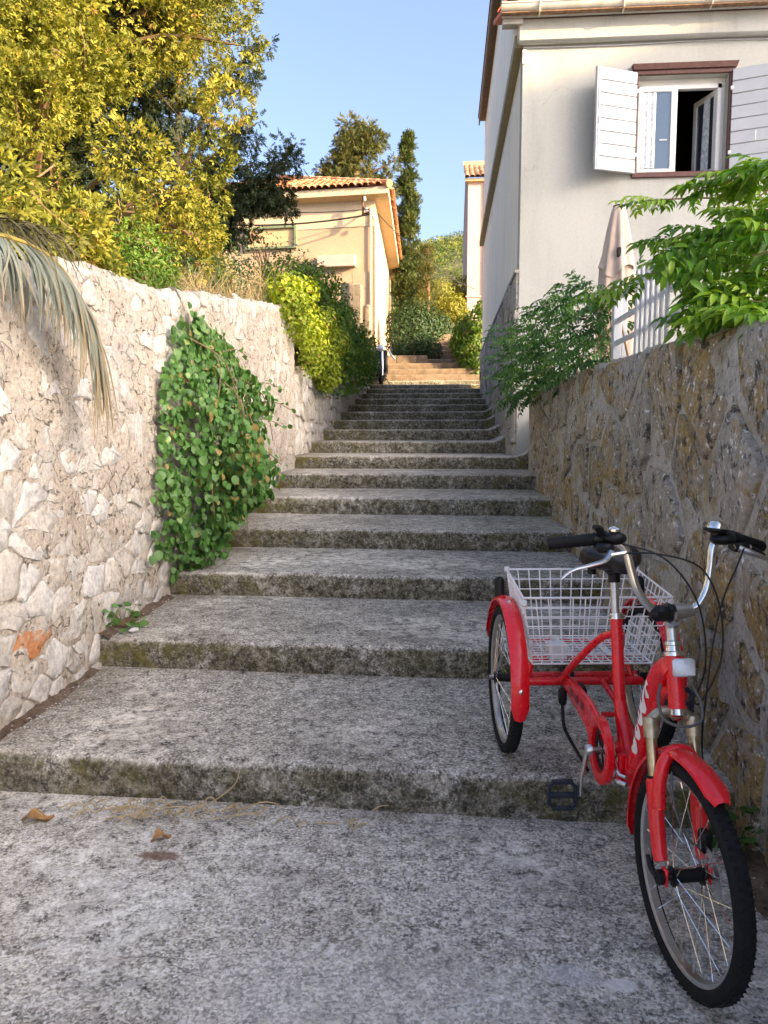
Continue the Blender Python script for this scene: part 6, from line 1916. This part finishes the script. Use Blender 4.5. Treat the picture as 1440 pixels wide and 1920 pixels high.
LP, LD, LN, LS = map(np.array, (LP, LD, LN, LS)); LD = unit(LD)
o_ = np.argsort(LP[:, 0] + LP[:, 1] * .05); o_ = o_[::-1][::-1]
leaf_objects(tb, bm_, LP[o_[:300]], LD[o_[:300]], LN[o_[:300]], LS[o_[:300]])
r_ = o_[300:]
tvs = np.zeros((len(bm_[1].vertices), 3), np.float32); bm_[1].vertices.foreach_get('co', tvs.ravel()) if False else None
co = np.empty(len(bm_[1].vertices) * 3, np.float32); bm_[1].vertices.foreach_get('co', co)
fc = np.array([list(p.vertices) for p in bm_[1].polygons])
scatter('foliage', (co.reshape(-1, 3).astype(float), fc), LP[r_], LD[r_], LN[r_], LS[r_], M['bush_green'], tb, np.clip(rng.normal(.4, .25, len(r_)), 0, 1), 'stuff')
q = MB()
for i in range(26):
    y = rng.uniform(5.6, 8.8); a = Vector((1.3, y, 1.9)); e = Vector((np.interp(y, [5.4, 8.9], [1.1, .65]) + rng.uniform(0, .2), y + rng.normal() * .2, rng.uniform(2.0, 2.65))); q.tube(smooth_path([a, a.lerp(e, .5) + Vector((0, 0, .12)), e], 3), [.010, .007, .003], 5, False)
q.build('stems', M['twig'], tb)


# small weeds at the foot of the walls
def weed(label, base, n, size, spread, h, mat='creeper_green'):
    t = empty('weed', base, label, 'weed'); P = np.array(base) + rng.normal(size=(n, 3)) * np.array([spread, spread, 0]) + np.stack([0 * np.ones(n), 0 * np.ones(n), rng.uniform(.01, h, n)], -1)
    N = unit(rng.normal(size=(n, 3)) * .4 + np.array([0, -.3, 1])); D = unit((P - np.array(base)) * np.array([1, 1, .2]) + rng.normal(size=(n, 3)) * .03 + np.array([0, -.01, 0]))
    Sz = rng.uniform(size * .7, size * 1.2, n); leaf_objects(t, leaf_meshes(ROUND, M[mat], 4, lo=.2, hi=.8), P, D, N, Sz)
    q = MB()
    for p in P: q.tube([Vector(base), Vector(p)], .0015, 4, False)
    q.build('stems', M['twig'], t)


weed('small round leaved weed at the foot of the left wall', (-1.90, 4.34, .35), 34, .045, .05, .14)
weed('dark leafy weed at the foot of the right wall behind the front wheel', (1.06, 2.72, .0), 34, .045, .05, .20, 'bush_green')
# ================================================================== smaller things
# white picket rail on the right wall
fe = empty('picket_rail', (1.25, 4.6, 1.95), 'white wooden picket rail standing on the right wall', 'fence')
def fx(y): return float(rx(y)) + .13
MB().box2((fx(5.62) - .03, 5.59, 1.99), (fx(5.62) + .03, 5.65, 2.55), .005).build('post', M['white_paint'], fe)
MB().box2((fx(5.62) + .05, 5.70, 1.99), (fx(5.62) + .09, 5.74, 2.50), .005).build('post', M['white_paint'], fe)
for z in (2.13, 2.28, 2.44):
    q = MB(); a, b = Vector((fx(5.6), 5.59, z)), Vector((fx(4.25) + .02, 4.25, z + .01)); q.tube([a, b], .020, 8); q.build('rail', M['white_paint'], fe)
y = 4.98
while y > 4.3:
    q = MB(); x = fx(y) - .03; q.box2((x - .008, y - .022, 1.99), (x + .008, y + .022, 2.50), .003); q.build('picket', M['white_paint'], fe); y -= .105
tg = MB(); tg.box2((1.56, 8.28, 1.84), (1.60, 8.32, 3.0), .005)
tag(tg.build('fence_post', M['white_paint'], origin=(1.58, 8.3, 1.84)), 'thin white post behind the feathery bush', 'post')
q = MB(); q.box2((1.60, 5.0, 2.02), (1.63, 5.35, 2.32), .01)
tag(q.build('hanging_cloth', M['yellow_cloth'], origin=(1.6, 5.2, 1.84)), 'yellow cloth glimpsed behind the white picket rail', 'cloth')

# closed parasol
pa = empty('parasol', (1.47, 7.0, 1.84), 'closed beige parasol standing on the terrace', 'parasol')
n = 64; prof = [(3.44, .045), (3.40, .062), (3.25, .092), (3.05, .118), (2.90, .142), (2.88, .148)]
vs = []; fs = []
for zi, (z, r) in enumerate(prof):
    for k in range(n):
        a = 2 * math.pi * k / n; rr = r * (1 + (.13 * math.cos(8 * a) + .05 * math.cos(5 * a + 1)) * min(1, (3.44 - z) * 3)); vs.append((1.47 + rr * math.cos(a), 7 + rr * math.sin(a), z - (.05 * math.cos(3 * a) if zi >= 4 else 0)))
for i in range(len(prof) - 1):
    for k in range(n): fs.append((i * n + k, (i + 1) * n + k, (i + 1) * n + (k + 1) % n, i * n + (k + 1) % n))
MB().add(vs, fs + [list(range(n))]).build('upper_canopy', M['parasol_cloth'], pa, smooth=80)
prof = [(3.10, .090), (2.95, .122), (2.7, .135), (2.45, .142), (2.2, .125), (2.05, .10)]
vs = []; fs = []
for zi, (z, r) in enumerate(prof):
    for k in range(n):
        a = 2 * math.pi * k / n; rr = r * (1 + .16 * math.cos(7 * a + z * 1.5) + .07 * math.cos(13 * a)); vs.append((1.47 + rr * math.cos(a), 7 + rr * math.sin(a), z))
for i in range(len(prof) - 1):
    for k in range(n): fs.append((i * n + k, (i + 1) * n + k, (i + 1) * n + (k + 1) % n, i * n + (k + 1) % n))
MB().add(vs, fs).build('folded_canopy', M['parasol_cloth'], pa, smooth=80)
MB().lathe([(.045, 0), (.05, .012), (.03, .02)], (1.47, 7, 3.435), n=16).build('finial', M['black_plastic'], pa)
MB().tube([(1.47, 7, 1.84), (1.47, 7, 3.4)], .022, 10).build('pole', M['brushed_alloy'], pa)
MB().lathe([(.22, 0), (.22, .05), (.05, .08)], (1.47, 7, 1.84), n=20).build('base', M['black_plastic'], pa)
MB().box((1.455, 6.868, 3.03), (.035, .03, .08), None, .006).build('clip', M['black_plastic'], pa)

# moped on the landing
mp = empty('moped', (-1.75, 20.9, 16 * RS), 'black moped half hidden by the hedge on the upper landing', 'moped')
z0 = 16 * RS
def mw(y): 
    q = MB(); q.ring((-1.74, y, z0 + .25), (1, 0, .08), .20, [(-.04, -.03), (.02, -.045), (.05, -.02), (.05, .02), (.02, .045), (-.04, .03)], 30); w = q.build('wheel', M['tyre_rubber'], mp)
    MB().lathe([(.16, -.012), (.05, -.03), (.05, .03), (.16, .012)], (-1.74, y, z0 + .25), (1, 0, .08), 20).build('rim', M['black_plastic'], w)
mw(20.62); mw(21.75)
q = MB(); q.tube([(-1.70, 20.62, z0 + .25), (-1.70, 20.75, z0 + .62), (-1.72, 20.85, z0 + .98)], .028, 10); q.tube([(-1.80, 20.62, z0 + .25), (-1.79, 20.75, z0 + .62)], .022, 8); q.build('fork', M['chrome'], mp)
q = MB(); q.ring((-1.74, 20.62, z0 + .25), (1, 0, .08), .28, [(-.01, -.06), (.015, 0), (-.01, .06), (-.02, 0)], 20, -70, 80, (0, -.3, 1)); q.build('mudguard', M['black_plastic'], mp)
q = MB(); q.box((-1.76, 20.92, z0 + .66), (.36, .10, .62), Matrix.Rotation(R(-14), 3, 'X'), .05); q.build('leg_shield', M['black_plastic'], mp)
q = MB(); q.box((-1.78, 21.25, z0 + .30), (.28, .55, .12), None, .04); q.box((-1.78, 21.65, z0 + .52), (.30, .62, .40), None, .09); q.build('body', M['black_plastic'], mp)
q = MB(); q.box((-1.78, 21.6, z0 + .78), (.28, .66, .11), None, .05); q.build('seat', M['black_leather'], mp)
q = MB(); q.tube(smooth_path([(-2.05, 20.95, z0 + 1.02), (-1.85, 20.86, z0 + 1.04), (-1.65, 20.86, z0 + 1.04), (-1.46, 20.95, z0 + 1.0)], 4), .016, 8); q.build('handlebar', M['black_plastic'], mp)
q = MB(); q.ball((-1.75, 20.78, z0 + .98), .10, 12, (1.1, .7, .9)); q.build('headlight', M['reflector_clear'], mp)
q = MB(); q.tube([(-1.52, 20.92, z0 + 1.02), (-1.46, 20.85, z0 + .96)], .007, 6); q.box((-1.46, 20.80, z0 + .80), (.05, .03, .30), Matrix.Rotation(R(-38), 3, 'Y'), .012); q.build('mirror', M['chrome'], mp)
MB().tube([(-1.63, 21.0, z0 + .2), (-1.50, 20.85, z0 + .02)], .012, 6).build('side_stand', M['black_plastic'], mp)

# litter: dry stalks, leaves, stones
ds = MB(); 
for i in range(90):
    x = rng.choice([-1.30, -1.2, -.98, -.90, -.4]) + rng.normal() * .13; y = 2.79 + rng.normal() * .04; a = rng.normal() * 1.1; L_ = rng.uniform(.03, .11) * (1 if rng.uniform() < .85 else 1.6)
    p = Vector((x, min(y, 2.87), .016 + abs(rng.normal()) * .010)); d = Vector((math.cos(a), math.sin(a) * .45, 0)) * L_; d.y = min(d.y, 2.88 - p.y)
    ds.tube(smooth_path([p, p + d * .5 + Vector((0, 0, rng.uniform(0, .035))), p + d + Vector((0, 0, rng.uniform(0, .02)))], 3), [.0030, .0028, .0018], 4, False)
ds.tube(smooth_path([(-1.0, 2.80, .02), (-.90, 2.83, .06), (-.82, 2.85, .12), (-.80, 2.86, .175)], 4), .0022, 5, False)
tag(ds.build('dry_stalks', M['dry_straw'], origin=(-1.1, 2.82, 0)), 'heap of dry straw stalks against the bottom riser', 'debris', kind='stuff')


def dead_leaf(name, p, ln, wd, label, rot, mat='dry_leaf', group=None):
    U = np.linspace(0, 1, 9); W = np.linspace(-1, 1, 5)
    c, s = math.cos(R(rot)), math.sin(R(rot))
    def fn(u, w):
        hw = wd * np.sin(np.pi * np.clip(u * .96 + .02, 0, 1)) ** .8; x = (u - .5) * ln; y_ = w * hw; z = .012 + .35 * np.abs(w) ** 1.5 * hw + .012 * np.sin(u * 7 + rot) + .006 * np.sin(w * 5 + u * 9)
        return np.stack([p[0] + x * c - y_ * s, p[1] + x * s + y_ * c, p[2] + z], -1)
    o = grid_mesh(name, U, W, fn, M[mat], None, p); tag(o, label, 'leaf', group)


dead_leaf('dry_leaf', (-1.57, 2.74, .0), .12, .030, 'curled tan leaf lying at the left end of the bottom riser', 12)
dead_leaf('dry_leaf', (-1.04, 2.64, .0), .075, .024, 'small orange dry leaf lying below the heap of stalks', 30)
dead_leaf('dry_leaf', (.06, 1.37, -.004), .05, .006, 'thin dry seed stalk lying near the front wheel', 75)


def pebble(p, r, label, group='small pale stones lying on the steps'):
    q = MB(); q.ball(p, r, 8, (1.3, .9, .6), Matrix.Rotation(rng.uniform(0, 3), 3, 'Z'))
    for i, v in enumerate(q.v): q.v[i] = Vector(p) + (v - Vector(p)) * rng.uniform(.82, 1.15)
    tag(q.build('stone', M['pebble'], origin=p, smooth=35), label, 'stone', group)


pebble((-1.80, 4.25, .36), .026, 'small grey stone beside the weed on the second step')
pebble((-1.50, 5.70, .528), .024, 'small pale stone under the creeper on the third step')
pebble((-.09, 2.33, .008), .010, 'tiny cream stone lying in the middle of the landing')
pebble((-1.44, 2.55, .006), .008, 'tiny white stone near the curled tan leaf')
pebble((.10, 2.60, .006), .009, 'tiny white stone below the middle of the bottom riser')


def soil_strip(xa, xb, y0, y1, z, label, seed):
    U = np.linspace(0, 1, 14); W = np.linspace(y0, y1, 40)
    def fn(u, w):
        wd = abs(xb - xa) * (.75 + .35 * vnoise(np.stack([0 * w, w, 0 * w], -1), 4, seed)); x = xa + np.sign(xb - xa) * wd * u
        P = np.stack([x, w, z + (.030 * (1 - u) ** 1.3 - .008 * (u > .97)) * (1 + .5 * vnoise(np.stack([x, w, 0 * w], -1), 22, seed))], -1); return P
    tag(grid_mesh('soil', U, W, fn, M['soil'], None, ((xa + xb) / 2, (y0 + y1) / 2, z)), label, 'soil', kind='stuff')


soil_strip(-1.97, -1.87, 2.95, 4.05, RS + .002, 'dark soil gathered along the left wall on the first step', 3)
soil_strip(-1.97, -1.86, 4.12, 5.2, 2 * RS + .002, 'dark soil gathered along the left wall on the second step', 4)
soil_strip(-2.4, -1.72, 2.66, 2.90, .003, 'dark soil in the corner left of the bottom step', 6)
soil_strip(1.16, .94, .9, 2.88, .003, 'brown soil strip along the foot of the right wall', 5)
cb = MB()
for i in range(420):
    if rng.uniform() < .6: x, y, z = rng.uniform(-1.95, -1.76), rng.uniform(3.0, 5.1), 0; z = (RS if y < 4.07 else 2 * RS) + .012
    else: x, y, z = rng.uniform(.85, 1.1), rng.uniform(1.2, 2.85), .010
    if abs(y - 4.08) < .04: continue
    cb.ball((x, y, z), rng.uniform(.002, .006), 5, (1.3, 1, .7))
tag(cb.build('grit', M['pebble'], origin=(-1.8, 4, .2)), 'loose grit scattered along the feet of both walls', 'grit', kind='stuff')
